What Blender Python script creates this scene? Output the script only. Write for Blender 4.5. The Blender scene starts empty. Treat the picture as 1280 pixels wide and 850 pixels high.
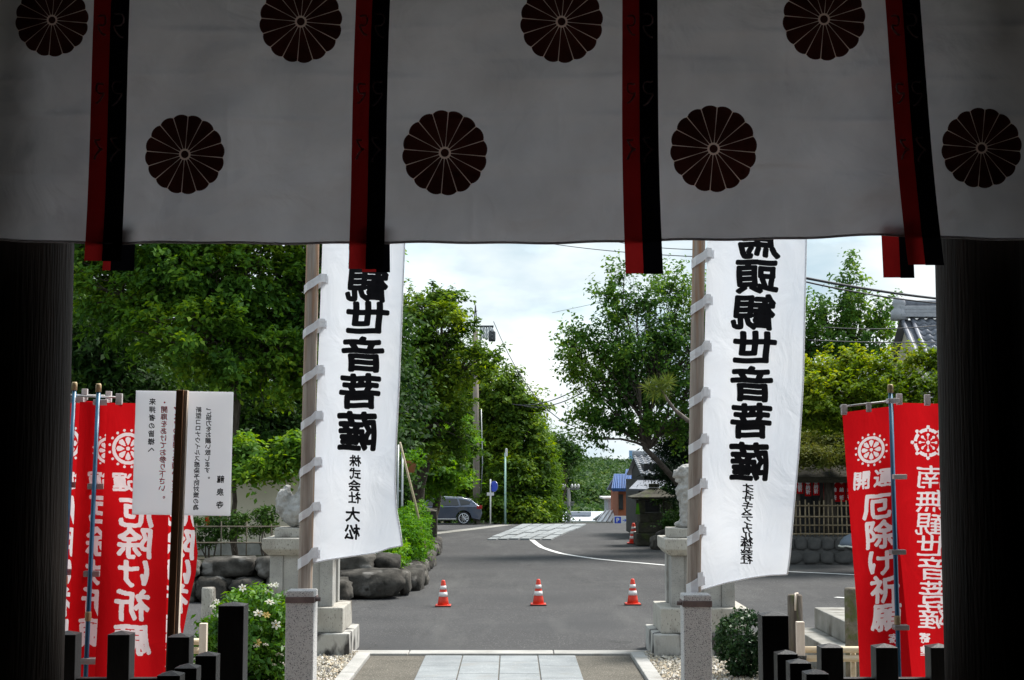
import bpy, bmesh, math, random
import numpy as np
from mathutils import Vector, Matrix, noise

SC = bpy.context.scene
COL = SC.collection
RAD = math.radians
rng = random.Random(11)
nrng = np.random.default_rng(5)

# ------------------------------------------------------------------ camera
FOC = 1280 * 50.0 / 36.0
TILT = math.atan(161.0 / FOC)
CAMZ = 2.4
cd = bpy.data.cameras.new('camera')
cd.lens = 50.0; cd.sensor_width = 36.0; cd.clip_start = 0.05; cd.clip_end = 6000
cam = bpy.data.objects.new('camera', cd); COL.objects.link(cam)
cam.location = (0, 0, CAMZ); cam.rotation_euler = (RAD(90) + TILT, 0, 0)
SC.camera = cam

# ------------------------------------------------------------------ world / sky
SUN_EL, SUN_AZ = RAD(56), RAD(50)          # azimuth measured from +Y towards +X
w = bpy.data.worlds.new('World'); SC.world = w; w.use_nodes = True
nt = w.node_tree; nt.nodes.clear()
def wn(t): return nt.nodes.new(t)
out = wn('ShaderNodeOutputWorld'); sky = wn('ShaderNodeTexSky'); sky.sky_type = 'NISHITA'
sky.sun_disc = False; sky.sun_elevation = SUN_EL; sky.sun_rotation = SUN_AZ; sky.air_density = 1.2; sky.dust_density = 2.0
bg1 = wn('ShaderNodeBackground'); bg1.inputs[1].default_value = 0.15
bg2 = wn('ShaderNodeBackground'); bg2.inputs[1].default_value = 0.48
tc = wn('ShaderNodeTexCoord'); mp = wn('ShaderNodeMapping'); mp.inputs['Scale'].default_value = (1.0, 1.0, 2.6)
mp.inputs['Location'].default_value = (0.35, 0.1, 0.25)
n1 = wn('ShaderNodeTexNoise'); n1.inputs['Scale'].default_value = 3.2; n1.inputs['Detail'].default_value = 7; n1.inputs['Roughness'].default_value = 0.55
n2 = wn('ShaderNodeTexNoise'); n2.inputs['Scale'].default_value = 5.0; n2.inputs['Detail'].default_value = 6
r1 = wn('ShaderNodeValToRGB'); r1.color_ramp.elements[0].position = 0.34; r1.color_ramp.elements[1].position = 0.52
r1.color_ramp.elements[0].color = (0.30, 0.30, 0.30, 1); r1.color_ramp.elements[1].color = (1, 1, 1, 1)
r2 = wn('ShaderNodeValToRGB'); r2.color_ramp.elements[0].position = 0.36; r2.color_ramp.elements[1].position = 0.56
r2.color_ramp.elements[0].color = (0.50, 0.66, 0.76, 1); r2.color_ramp.elements[1].color = (0.93, 1.0, 1.02, 1)
mx = wn('ShaderNodeMixShader')
L = nt.links.new
L(tc.outputs['Generated'], mp.inputs['Vector']); L(mp.outputs[0], n1.inputs['Vector']); L(mp.outputs[0], n2.inputs['Vector'])
L(n1.outputs['Fac'], r1.inputs[0]); L(n2.outputs['Fac'], r2.inputs[0]); L(sky.outputs[0], bg1.inputs[0]); L(r2.outputs[0], bg2.inputs[0])
L(r1.outputs[0], mx.inputs[0]); L(bg1.outputs[0], mx.inputs[1]); L(bg2.outputs[0], mx.inputs[2]); L(mx.outputs[0], out.inputs[0])

# ------------------------------------------------------------------ sun
sd = bpy.data.lights.new('sun', 'SUN'); sd.energy = 3.0; sd.angle = RAD(20); sd.color = (1.0, 0.96, 0.9)
sun = bpy.data.objects.new('sun', sd); COL.objects.link(sun)
sdir = Vector((math.sin(SUN_AZ) * math.cos(SUN_EL), math.cos(SUN_AZ) * math.cos(SUN_EL), math.sin(SUN_EL)))
sun.rotation_euler = (-sdir).to_track_quat('-Z', 'Y').to_euler()
sun.location = (0, 0, 60)

SC.view_settings.view_transform = 'Standard'; SC.view_settings.look = 'None'
SC.view_settings.exposure = 1.2; SC.view_settings.gamma = 1.0; SC.view_settings.use_curve_mapping = False
SC.render.engine = 'CYCLES'
SC.cycles.max_bounces = 8; SC.cycles.diffuse_bounces = 4; SC.cycles.transmission_bounces = 4; SC.cycles.glossy_bounces = 3
SC.cycles.sample_clamp_indirect = 6.0
SC.cycles.use_denoising = True

# ------------------------------------------------------------------ geometry of the place
def P(x, y, Y):
    """point at ground distance Y that sits at this bearing in the photograph"""
    u = (x - 640) / FOC; v = (425 - y) / FOC
    k = Y / (math.cos(TILT) - v * math.sin(TILT))
    return Vector((u * k, Y, CAMZ + (math.sin(TILT) + v * math.cos(TILT)) * k))
def G(x, y, z=0.0):
    u = (x - 640) / FOC; v = (425 - y) / FOC
    k = (z - CAMZ) / (math.sin(TILT) + v * math.cos(TILT))
    return Vector((u * k, (math.cos(TILT) - v * math.sin(TILT)) * k, z))
def zg(Y):
    pts = [(-60, 0), (48, 0), (75, -0.5), (82, -0.68), (90, -1.6), (120, -8), (210, -9), (270, -8), (420, -1.5), (520, -2.5), (900, -4), (3000, -10)]
    for (a, za), (b, zb) in zip(pts, pts[1:]):
        if Y <= b: return za + (zb - za) * (Y - a) / (b - a)
    return pts[-1][1]

# ------------------------------------------------------------------ object helpers
OFF = {}
def tag(o, label=None, cat=None, group=None, kind=None):
    if label: o['label'] = label
    if cat: o['category'] = cat
    if group: o['group'] = group
    if kind: o['kind'] = kind
    return o
def thing(name, label, cat, loc=(0, 0, 0), group=None):
    o = bpy.data.objects.new(name, None); COL.objects.link(o)
    o.location = loc; o.empty_display_size = 0.2
    OFF[o.name] = Vector(loc)
    return tag(o, label, cat, group)
def put(name, me, mat, parent=None, loc=None):
    o = bpy.data.objects.new(name, me); COL.objects.link(o)
    if mat is not None and len(me.materials) == 0: me.materials.append(mat)
    base = Vector((0, 0, 0))
    if parent is not None:
        o.parent = parent; base = OFF[parent.name]
    if loc is not None: o.location = Vector(loc) - base
    OFF[o.name] = base + o.location
    return o
def bevel(o, wd, seg=2):
    m = o.modifiers.new('bevel', 'BEVEL'); m.width = wd; m.segments = seg; m.limit_method = 'ANGLE'; m.angle_limit = RAD(40)
    return o

class MB:
    def __init__(s): s.v = []; s.f = []
    def box(s, c, d, rz=0.0, taper=1.0, tz=0.0, lean=(0, 0)):
        n = len(s.v); hx, hy, hz = d[0] / 2, d[1] / 2, d[2] / 2
        ca, sa = math.cos(rz), math.sin(rz)
        for z, t in ((-hz, 1.0), (hz, taper)):
            for x, y in ((-hx, -hy), (hx, -hy), (hx, hy), (-hx, hy)):
                x *= t; y *= t
                lx = lean[0] * (z + hz) ; ly = lean[1] * (z + hz)
                s.v.append((c[0] + x * ca - y * sa + lx, c[1] + x * sa + y * ca + ly, c[2] + z))
        s.f += [(n + 3, n + 2, n + 1, n), (n + 4, n + 5, n + 6, n + 7)] + [(n + i, n + (i + 1) % 4, n + 4 + (i + 1) % 4, n + 4 + i) for i in range(4)]
        return s
    def span(s, a, b):
        return s.box([(a[i] + b[i]) / 2 for i in range(3)], [abs(b[i] - a[i]) for i in range(3)])
    def tube(s, pts, rad, n=8, caps=True):
        pts = [Vector(p) for p in pts]
        if not hasattr(rad, '__len__'): rad = [rad] * len(pts)
        base = len(s.v); prev = None
        for i, p in enumerate(pts):
            d = (pts[min(i + 1, len(pts) - 1)] - pts[max(i - 1, 0)])
            if d.length < 1e-9: d = Vector((0, 0, 1))
            d.normalize()
            if prev is None:
                a = d.orthogonal().normalized()
            else:
                a = (prev - d * prev.dot(d))
                a = a.normalized() if a.length > 1e-6 else d.orthogonal().normalized()
            prev = a; b = d.cross(a)
            for k in range(n):
                t = 2 * math.pi * k / n
                s.v.append(tuple(p + (a * math.cos(t) + b * math.sin(t)) * rad[i]))
        for i in range(len(pts) - 1):
            for k in range(n):
                q = base + i * n; k2 = (k + 1) % n
                s.f.append((q + k, q + k2, q + n + k2, q + n + k))
        if caps:
            s.f.append(tuple(base + k for k in reversed(range(n))))
            q = base + (len(pts) - 1) * n; s.f.append(tuple(q + k for k in range(n)))
        return s
    def lathe(s, c, prof, n=16, sq=False, rot=0.0):
        base = len(s.v)
        for r, z in prof:
            for k in range(n):
                t = 2 * math.pi * k / n + rot
                s.v.append((c[0] + r * math.cos(t), c[1] + r * math.sin(t), c[2] + z))
        for i in range(len(prof) - 1):
            for k in range(n):
                q = base + i * n; k2 = (k + 1) % n
                s.f.append((q + k, q + k2, q + n + k2, q + n + k))
        s.f.append(tuple(base + k for k in reversed(range(n))))
        q = base + (len(prof) - 1) * n; s.f.append(tuple(q + k for k in range(n)))
        return s
    def prism(s, poly, axis, a, b):
        """poly: 2D points in the plane normal to axis ('x','y','z'), extruded from a to b"""
        n = len(poly); base = len(s.v)
        def mk(p, t):
            if axis == 'x': return (t, p[0], p[1])
            if axis == 'y': return (p[0], t, p[1])
            return (p[0], p[1], t)
        for t in (a, b):
            for p in poly: s.v.append(mk(p, t))
        s.f.append(tuple(range(base, base + n))); s.f.append(tuple(reversed(range(base + n, base + 2 * n))))
        for i in range(n):
            j = (i + 1) % n
            s.f.append((base + i, base + n + i, base + n + j, base + j))
        return s
    def ico(s, c, r, sub=2, sc=(1, 1, 1)):
        bm = bmesh.new(); bmesh.ops.create_icosphere(bm, subdivisions=sub, radius=1.0)
        n = len(s.v); bm.verts.ensure_lookup_table()
        for v in bm.verts: s.v.append((c[0] + v.co.x * r * sc[0], c[1] + v.co.y * r * sc[1], c[2] + v.co.z * r * sc[2]))
        for f in bm.faces: s.f.append(tuple(n + v.index for v in f.verts))
        bm.free(); return s
    def mesh(s, name, smooth=False, origin=(0, 0, 0)):
        me = bpy.data.meshes.new(name)
        ox, oy, oz = origin
        me.from_pydata([(x - ox, y - oy, z - oz) for x, y, z in s.v], [], s.f)
        bm = bmesh.new(); bm.from_mesh(me); bmesh.ops.recalc_face_normals(bm, faces=bm.faces); bm.to_mesh(me); bm.free()
        if smooth: me.polygons.foreach_set('use_smooth', [True] * len(me.polygons))
        me.update(); return me
    def build(s, name, mat, parent=None, smooth=False, bev=0.0, at=None, seg=2):
        """world coordinates in; becomes one mesh object whose origin is `at` or the parent's base"""
        org = Vector(at) if at is not None else (OFF[parent.name] if parent is not None else Vector((0, 0, 0)))
        me = s.mesh(name, smooth, org)
        o = put(name, me, mat, parent, org)
        if bev: bevel(o, bev, seg)
        return o

def grid_obj(name, fn, us, vs, mat, parent=None, smooth=True, solid=0.0):
    """a sheet fn(u,v)->world point; origin = parent's base"""
    org = OFF[parent.name] if parent is not None else Vector((0, 0, 0))
    v = [tuple(Vector(fn(a, b)) - org) for b in vs for a in us]
    nu = len(us)
    f = [(j * nu + i, j * nu + i + 1, (j + 1) * nu + i + 1, (j + 1) * nu + i) for j in range(len(vs) - 1) for i in range(nu - 1)]
    me = bpy.data.meshes.new(name); me.from_pydata(v, [], f)
    if smooth: me.polygons.foreach_set('use_smooth', [True] * len(f))
    o = put(name, me, mat, parent, org)
    if solid:
        m = o.modifiers.new('thickness', 'SOLIDIFY'); m.thickness = solid; m.offset = 0
    return o
def lin(a, b, n): return [a + (b - a) * i / (n - 1) for i in range(n)]

def interp(tab, t):
    if t <= tab[0][0]: return tab[0][1]
    for (a, x), (b, y) in zip(tab, tab[1:]):
        if t <= b: return x + (y - x) * (t - a) / (b - a)
    return tab[-1][1]

# ------------------------------------------------------------------ materials
def _tree(name):
    m = bpy.data.materials.new(name); m.use_nodes = True
    t = m.node_tree; b = t.nodes['Principled BSDF']
    return m, t, b
def _ramp(t, a, b, c1, c2):
    r = t.nodes.new('ShaderNodeValToRGB'); e = r.color_ramp.elements
    e[0].position = a; e[1].position = b; e[0].color = (*c1, 1); e[1].color = (*c2, 1)
    return r
def _mix(t, mode, fac, a, b):
    n = t.nodes.new('ShaderNodeMix'); n.data_type = 'RGBA'; n.blend_type = mode
    for sock, val in ((n.inputs[0], fac), (n.inputs[6], a), (n.inputs[7], b)):
        if isinstance(val, bpy.types.NodeSocket): t.links.new(val, sock)
        elif isinstance(val, tuple): sock.default_value = (*val, 1)
        else: sock.default_value = val
    return n.outputs[2]
def mat(name, c1, c2=None, scale=6, rough=0.8, bump=0.0, bscale=40, spec=0.3, metal=0.0, stretch=(1, 1, 1), lo=0.35, hi=0.65,
        specks=(), rnd=0.0, coat=0.0, stain=None, emit=None):
    """principled material: colour from noise between c1 and c2, optional specks [(colour, scale, threshold)], stain (colour, scale, lo, hi)"""
    m, t, b = _tree(name); Lk = t.links.new
    tcn = t.nodes.new('ShaderNodeTexCoord'); mpn = t.nodes.new('ShaderNodeMapping'); mpn.inputs['Scale'].default_value = stretch
    Lk(tcn.outputs['Object'], mpn.inputs['Vector']); vec = mpn.outputs[0]
    oi = t.nodes.new('ShaderNodeObjectInfo')
    if rnd:
        ad = t.nodes.new('ShaderNodeVectorMath'); ad.operation = 'ADD'
        sc = t.nodes.new('ShaderNodeVectorMath'); sc.operation = 'SCALE'; sc.inputs[0].default_value = (37, 19, 53)
        Lk(oi.outputs['Random'], sc.inputs['Scale']); Lk(vec, ad.inputs[0]); Lk(sc.outputs[0], ad.inputs[1]); vec = ad.outputs[0]
    c2 = c2 or c1
    nz = t.nodes.new('ShaderNodeTexNoise'); nz.inputs['Scale'].default_value = scale; nz.inputs['Detail'].default_value = 8; nz.inputs['Roughness'].default_value = 0.6
    Lk(vec, nz.inputs['Vector'])
    r = _ramp(t, lo, hi, c1, c2); Lk(nz.outputs['Fac'], r.inputs[0]); col = r.outputs[0]
    for (sc_c, sc_s, sc_t) in specks:
        z = t.nodes.new('ShaderNodeTexNoise'); z.inputs['Scale'].default_value = sc_s; z.inputs['Detail'].default_value = 2
        Lk(vec, z.inputs['Vector']); q = _ramp(t, sc_t, sc_t + 0.04, (0, 0, 0), (1, 1, 1)); Lk(z.outputs['Fac'], q.inputs[0])
        col = _mix(t, 'MIX', q.outputs[0], col, sc_c)
    if stain:
        z = t.nodes.new('ShaderNodeTexNoise'); z.inputs['Scale'].default_value = stain[1]; z.inputs['Detail'].default_value = 6
        Lk(vec, z.inputs['Vector']); q = _ramp(t, stain[2], stain[3], (0, 0, 0), (1, 1, 1)); Lk(z.outputs['Fac'], q.inputs[0])
        col = _mix(t, 'MIX', q.outputs[0], col, stain[0])
    if rnd:
        mr = t.nodes.new('ShaderNodeMapRange'); mr.inputs['To Min'].default_value = 1 - rnd; mr.inputs['To Max'].default_value = 1 + rnd
        Lk(oi.outputs['Random'], mr.inputs['Value'])
        hs = t.nodes.new('ShaderNodeHueSaturation'); Lk(mr.outputs[0], hs.inputs['Value']); Lk(col, hs.inputs['Color']); col = hs.outputs[0]
    Lk(col, b.inputs['Base Color'])
    b.inputs['Roughness'].default_value = rough; b.inputs['Metallic'].default_value = metal
    b.inputs['Specular IOR Level'].default_value = spec
    if coat: b.inputs['Coat Weight'].default_value = coat; b.inputs['Coat Roughness'].default_value = 0.05
    if bump:
        z = t.nodes.new('ShaderNodeTexNoise'); z.inputs['Scale'].default_value = bscale; z.inputs['Detail'].default_value = 5
        Lk(vec, z.inputs['Vector']); bp = t.nodes.new('ShaderNodeBump'); bp.inputs['Strength'].default_value = bump; bp.inputs['Distance'].default_value = 0.02
        Lk(z.outputs['Fac'], bp.inputs['Height']); Lk(bp.outputs[0], b.inputs['Normal'])
    return m
def cloth(name, c1, c2, trans=0.4, scale=3, tcol=None, wrinkle=0.3, wscale=5, stretch=(1, 1, 1)):
    m, t, b = _tree(name); Lk = t.links.new
    t.nodes.remove(b); o = t.nodes['Material Output']
    tcn = t.nodes.new('ShaderNodeTexCoord'); mpn = t.nodes.new('ShaderNodeMapping'); mpn.inputs['Scale'].default_value = stretch
    Lk(tcn.outputs['Object'], mpn.inputs['Vector'])
    nz = t.nodes.new('ShaderNodeTexNoise'); nz.inputs['Scale'].default_value = scale; nz.inputs['Detail'].default_value = 6
    Lk(mpn.outputs[0], nz.inputs['Vector']); r = _ramp(t, 0.35, 0.68, c1, c2); Lk(nz.outputs['Fac'], r.inputs[0])
    d = t.nodes.new('ShaderNodeBsdfDiffuse'); tr = t.nodes.new('ShaderNodeBsdfTranslucent'); ms = t.nodes.new('ShaderNodeMixShader'); ms.inputs[0].default_value = trans
    Lk(r.outputs[0], d.inputs[0])
    if tcol: tr.inputs[0].default_value = (*tcol, 1)
    else: Lk(r.outputs[0], tr.inputs[0])
    z = t.nodes.new('ShaderNodeTexNoise'); z.inputs['Scale'].default_value = wscale; z.inputs['Detail'].default_value = 4; z.inputs['Distortion'].default_value = 0.8
    Lk(mpn.outputs[0], z.inputs['Vector'])
    wv = t.nodes.new('ShaderNodeTexNoise'); wv.inputs['Scale'].default_value = 500; Lk(tcn.outputs['Object'], wv.inputs['Vector'])
    b1 = t.nodes.new('ShaderNodeBump'); b1.inputs['Strength'].default_value = wrinkle; b1.inputs['Distance'].default_value = 0.05; Lk(z.outputs['Fac'], b1.inputs['Height'])
    b2 = t.nodes.new('ShaderNodeBump'); b2.inputs['Strength'].default_value = 0.15; b2.inputs['Distance'].default_value = 0.002; Lk(wv.outputs['Fac'], b2.inputs['Height']); Lk(b1.outputs[0], b2.inputs['Normal'])
    Lk(b2.outputs[0], d.inputs['Normal']); Lk(b2.outputs[0], tr.inputs['Normal'])
    Lk(d.outputs[0], ms.inputs[1]); Lk(tr.outputs[0], ms.inputs[2]); Lk(ms.outputs[0], o.inputs[0])
    return m
def leafmat(name, dark, mid, lite, trans=0.3, pscale=0.5, rough=0.65, spec=0.15):
    m, t, b = _tree(name); Lk = t.links.new; o = t.nodes['Material Output']
    ge = t.nodes.new('ShaderNodeNewGeometry')
    r = t.nodes.new('ShaderNodeValToRGB'); e = r.color_ramp.elements
    e[0].position = 0.0; e[0].color = (*dark, 1); e[1].position = 1.0; e[1].color = (*lite, 1)
    k = e.new(0.55); k.color = (*mid, 1)
    nz = t.nodes.new('ShaderNodeTexNoise'); nz.inputs['Scale'].default_value = pscale; nz.inputs['Detail'].default_value = 3
    Lk(ge.outputs['Position'], nz.inputs['Vector'])
    ma = t.nodes.new('ShaderNodeMath'); ma.operation = 'MULTIPLY_ADD'; ma.inputs[1].default_value = 1.7; ma.inputs[2].default_value = -0.62
    Lk(nz.outputs['Fac'], ma.inputs[0])
    mb = t.nodes.new('ShaderNodeMath'); mb.operation = 'MULTIPLY_ADD'; mb.inputs[1].default_value = 0.5
    Lk(ge.outputs['Random Per Island'], mb.inputs[0]); Lk(ma.outputs[0], mb.inputs[2]); Lk(mb.outputs[0], r.inputs[0])
    Lk(r.outputs[0], b.inputs['Base Color']); b.inputs['Roughness'].default_value = rough; b.inputs['Specular IOR Level'].default_value = spec
    tr = t.nodes.new('ShaderNodeBsdfTranslucent'); ms = t.nodes.new('ShaderNodeMixShader'); ms.inputs[0].default_value = trans
    hs = t.nodes.new('ShaderNodeHueSaturation'); hs.inputs['Hue'].default_value = 0.48; hs.inputs['Saturation'].default_value = 1.1; hs.inputs['Value'].default_value = 1.4
    Lk(r.outputs[0], hs.inputs['Color']); Lk(hs.outputs[0], tr.inputs[0])
    Lk(b.outputs[0], ms.inputs[1]); Lk(tr.outputs[0], ms.inputs[2]); Lk(ms.outputs[0], o.inputs[0])
    return m

MT = {}
MT['soil'] = mat('soil', (0.09, 0.075, 0.05), (0.05, 0.06, 0.03), 2, 0.95, 0.5, 20)
MT['asphalt'] = mat('asphalt', (0.048, 0.0475, 0.048), (0.066, 0.065, 0.065), 0.55, 0.9, 0.35, 120, spec=0.2, lo=0.3, hi=0.72,
                    specks=[((0.16, 0.16, 0.155), 38, 0.64), ((0.035, 0.035, 0.04), 70, 0.64)], stain=((0.052, 0.052, 0.053), 0.35, 0.54, 0.66))
def asphalt_detail(m):
    t = m.node_tree; Lk = t.links.new; b = t.nodes['Principled BSDF']; src = b.inputs['Base Color'].links[0].from_socket
    tcn = t.nodes.new('ShaderNodeTexCoord'); ds = t.nodes.new('ShaderNodeTexNoise'); ds.inputs['Scale'].default_value = 1.3; ds.inputs['Detail'].default_value = 5
    Lk(tcn.outputs['Object'], ds.inputs['Vector'])
    ad = t.nodes.new('ShaderNodeVectorMath'); ad.operation = 'MULTIPLY_ADD'; ad.inputs[1].default_value = (1.6, 1.6, 1.6); Lk(ds.outputs['Color'], ad.inputs[0]); Lk(tcn.outputs['Object'], ad.inputs[2])
    vo = t.nodes.new('ShaderNodeTexVoronoi'); vo.feature = 'DISTANCE_TO_EDGE'; vo.inputs['Scale'].default_value = 0.16; Lk(ad.outputs[0], vo.inputs['Vector'])
    r = _ramp(t, 0.0, 0.006, (0.55, 0.55, 0.55), (0, 0, 0)); Lk(vo.outputs['Distance'], r.inputs[0])
    c = _mix(t, 'MIX', r.outputs[0], src, (0.025, 0.025, 0.026))            # hairline cracks
    mp_ = t.nodes.new('ShaderNodeMapping'); mp_.inputs['Scale'].default_value = (1.0, 0.14, 1); mp_.inputs['Rotation'].default_value = (0, 0, 0.12); Lk(tcn.outputs['Object'], mp_.inputs['Vector'])
    wn_ = t.nodes.new('ShaderNodeTexNoise'); wn_.inputs['Scale'].default_value = 0.9; wn_.inputs['Detail'].default_value = 7; wn_.inputs['Roughness'].default_value = 0.65; Lk(mp_.outputs[0], wn_.inputs['Vector'])
    r2_ = _ramp(t, 0.52, 0.72, (0, 0, 0), (0.6, 0.6, 0.6)); Lk(wn_.outputs['Fac'], r2_.inputs[0])
    c = _mix(t, 'MIX', r2_.outputs[0], c, (0.105, 0.104, 0.10))             # dusty worn tracks
    Lk(c, b.inputs['Base Color'])
asphalt_detail(MT['asphalt'])
MT['road_paint'] = mat('road_paint', (0.72, 0.72, 0.70), (0.55, 0.55, 0.54), 8, 0.7, 0.2, 80, specks=[((0.2, 0.2, 0.2), 30, 0.68)])
MT['granite'] = mat('granite', (0.47, 0.465, 0.455), (0.54, 0.53, 0.515), 2.0, 0.75, 0.25, 90, specks=[((0.12, 0.12, 0.13), 130, 0.58), ((0.62, 0.61, 0.59), 110, 0.60)], rnd=0.08)
MT['granite_fine'] = mat('granite_fine', (0.29, 0.285, 0.265), (0.40, 0.39, 0.365), 2.5, 0.8, 0.2, 90, specks=[((0.2, 0.2, 0.2), 90, 0.62)], rnd=0.10,
                         stain=((0.22, 0.20, 0.17), 2.2, 0.58, 0.75))
MT['path_slab'] = mat('path_slab', (0.19, 0.207, 0.215), (0.27, 0.288, 0.293), 2.0, 0.8, 0.2, 80, specks=[((0.42, 0.44, 0.44), 60, 0.64), ((0.18, 0.19, 0.2), 80, 0.64)], rnd=0.10, stain=((0.22, 0.22, 0.21), 1.6, 0.58, 0.75))
MT['stone_old'] = mat('stone_old', (0.33, 0.31, 0.27), (0.48, 0.46, 0.41), 3, 0.9, 0.5, 45, specks=[((0.2, 0.19, 0.17), 60, 0.62)], rnd=0.08,
                      stain=((0.10, 0.085, 0.07), 3.0, 0.56, 0.68), stretch=(1, 1, 0.45))
MT['stone_black'] = mat('stone_black', (0.36, 0.35, 0.32), (0.46, 0.45, 0.42), 3, 0.9, 0.6, 35, rnd=0.08, stain=((0.045, 0.042, 0.04), 3.5, 0.46, 0.55), stretch=(1, 1, 0.5))
MT['statue'] = mat('statue', (0.28, 0.275, 0.26), (0.42, 0.41, 0.39), 5, 0.9, 0.8, 28, stain=((0.2, 0.19, 0.17), 4.5, 0.56, 0.72))
MT['moss_stone'] = mat('moss_stone', (0.03, 0.028, 0.021), (0.085, 0.078, 0.06), 4, 0.95, 0.7, 25, stain=((0.07, 0.085, 0.03), 2.5, 0.52, 0.66), rnd=0.12)
MT['boulder'] = mat('boulder', (0.022, 0.020, 0.016), (0.10, 0.092, 0.08), 3.5, 0.95, 1.0, 10, rnd=0.3, stain=((0.19, 0.18, 0.165), 2.6, 0.58, 0.68), lo=0.38, hi=0.68)
MT['concrete'] = mat('concrete', (0.20, 0.195, 0.175), (0.32, 0.31, 0.285), 3, 0.92, 0.4, 50, stain=((0.13, 0.12, 0.10), 2.5, 0.56, 0.70))
MT['mortar_wall'] = mat('mortar_wall', (0.05, 0.05, 0.048), (0.095, 0.092, 0.088), 3, 0.95, 0.5, 25)
MT['aggregate'] = mat('aggregate', (0.09, 0.082, 0.066), (0.135, 0.122, 0.10), 2, 0.95, 0.8, 70, specks=[((0.26, 0.24, 0.20), 45, 0.60), ((0.07, 0.065, 0.055), 60, 0.62)])
MT['gravel_bed'] = mat('gravel_bed', (0.14, 0.125, 0.10), (0.22, 0.20, 0.17), 20, 0.95, 0.8, 60)
MT['plaster'] = mat('plaster', (0.50, 0.45, 0.36), (0.58, 0.53, 0.43), 1.2, 0.9, 0.15, 30, stain=((0.38, 0.33, 0.26), 1.2, 0.58, 0.8))
MT['curtain'] = cloth('curtain', (0.63, 0.595, 0.60), (0.79, 0.75, 0.76), 0.37, 2.2, wrinkle=0.9, wscale=2.6)
MT['crest'] = cloth('crest', (0.062, 0.024, 0.020), (0.088, 0.031, 0.026), 0.7, 3, wrinkle=0.1)
MT['crest_line'] = cloth('crest_line', (0.80, 0.64, 0.55), (0.88, 0.70, 0.60), 0.8, 3, wrinkle=0.1)
MT['ribbon_red'] = cloth('ribbon_red', (0.30, 0.012, 0.012), (0.36, 0.016, 0.016), 0.6, 2, wrinkle=0.2)
MT['ribbon_black'] = cloth('ribbon_black', (0.010, 0.010, 0.016), (0.014, 0.014, 0.02), 0.1, 2, wrinkle=0.2)
MT['ribbon_mark'] = cloth('ribbon_mark', (0.85, 0.60, 0.60), (0.9, 0.68, 0.68), 0.1, 3)
MT['banner'] = cloth('banner', (0.82, 0.86, 0.93), (0.88, 0.90, 0.94), 0.5, 2, wrinkle=0.35, wscale=4.0, stretch=(1, 1, 0.6))
MT['strap'] = cloth('strap', (0.90, 0.91, 0.93), (0.94, 0.94, 0.95), 0.22, 4, wrinkle=0.4, wscale=12)
MT['ink'] = mat('ink', (0.006, 0.006, 0.008), (0.012, 0.012, 0.014), 8, 0.85, spec=0.15)
MT['red_cloth'] = cloth('red_cloth', (0.50, 0.006, 0.010), (0.60, 0.010, 0.014), 0.45, 2, tcol=(0.72, 0.008, 0.014), wrinkle=0.3, wscale=5, stretch=(1, 1, 0.5))
def printed_red():
    m = cloth('printed_red', (0.52, 0.006, 0.010), (0.62, 0.010, 0.014), 0.5, 2, wrinkle=0.3, wscale=5, stretch=(1, 1, 0.5)); t = m.node_tree
    d = [n for n in t.nodes if n.type == 'BSDF_DIFFUSE'][0]; tr = [n for n in t.nodes if n.type == 'BSDF_TRANSLUCENT'][0]
    src = d.inputs[0].links[0].from_socket
    at = t.nodes.new('ShaderNodeAttribute'); at.attribute_name = 'print'
    q = _ramp(t, 0.35, 0.65, (0, 0, 0), (1, 1, 1)); t.links.new(at.outputs['Fac'], q.inputs[0])
    c = _mix(t, 'MIX', q.outputs[0], src, (0.82, 0.76, 0.78))
    t.links.new(c, d.inputs[0]); t.links.new(c, tr.inputs[0])
    return m
MT['printed_red'] = printed_red()
MT['flag_white'] = cloth('flag_white', (0.78, 0.70, 0.74), (0.84, 0.77, 0.80), 0.35, 5, wrinkle=0.1)
MT['tab'] = cloth('tab', (0.66, 0.64, 0.64), (0.74, 0.72, 0.72), 0.35, 5, wrinkle=0.2)
MT['blue_pole'] = mat('blue_pole', (0.022, 0.14, 0.28), (0.03, 0.18, 0.34), 6, 0.35, spec=0.5)
MT['cream_plastic'] = mat('cream_plastic', (0.52, 0.40, 0.22), (0.60, 0.46, 0.27), 10, 0.5)
MT['board_white'] = cloth('board_white', (0.84, 0.86, 0.89), (0.88, 0.89, 0.91), 0.6, 3, wrinkle=0.03)
MT['print_black'] = mat('print_black', (0.05, 0.05, 0.055), None, 5, 0.8)
MT['print_red'] = mat('print_red', (0.80, 0.09, 0.11), None, 5, 0.8)
MT['sign_wood'] = mat('sign_wood', (0.18, 0.085, 0.04), (0.27, 0.14, 0.07), 3, 0.65, 0.25, 12, stretch=(8, 8, 0.5))
MT['pole_wood'] = mat('pole_wood', (0.27, 0.22, 0.18), (0.42, 0.37, 0.32), 4, 0.8, 0.4, 10, stretch=(10, 10, 0.5), stain=((0.40, 0.20, 0.09), 1.1, 0.50, 0.64))
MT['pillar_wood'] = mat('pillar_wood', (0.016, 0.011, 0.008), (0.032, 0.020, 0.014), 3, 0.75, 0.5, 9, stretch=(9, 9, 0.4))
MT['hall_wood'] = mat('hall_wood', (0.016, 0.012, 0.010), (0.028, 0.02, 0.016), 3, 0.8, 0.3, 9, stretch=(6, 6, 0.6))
MT['black_paint'] = mat('black_paint', (0.012, 0.012, 0.013), (0.022, 0.022, 0.024), 6, 0.5, 0.15, 20, spec=0.4, stretch=(5, 5, 0.7))
MT['black_wood'] = mat('black_wood', (0.016, 0.016, 0.018), (0.035, 0.034, 0.034), 5, 0.7, 0.2, 20, stretch=(3, 3, 1))
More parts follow.
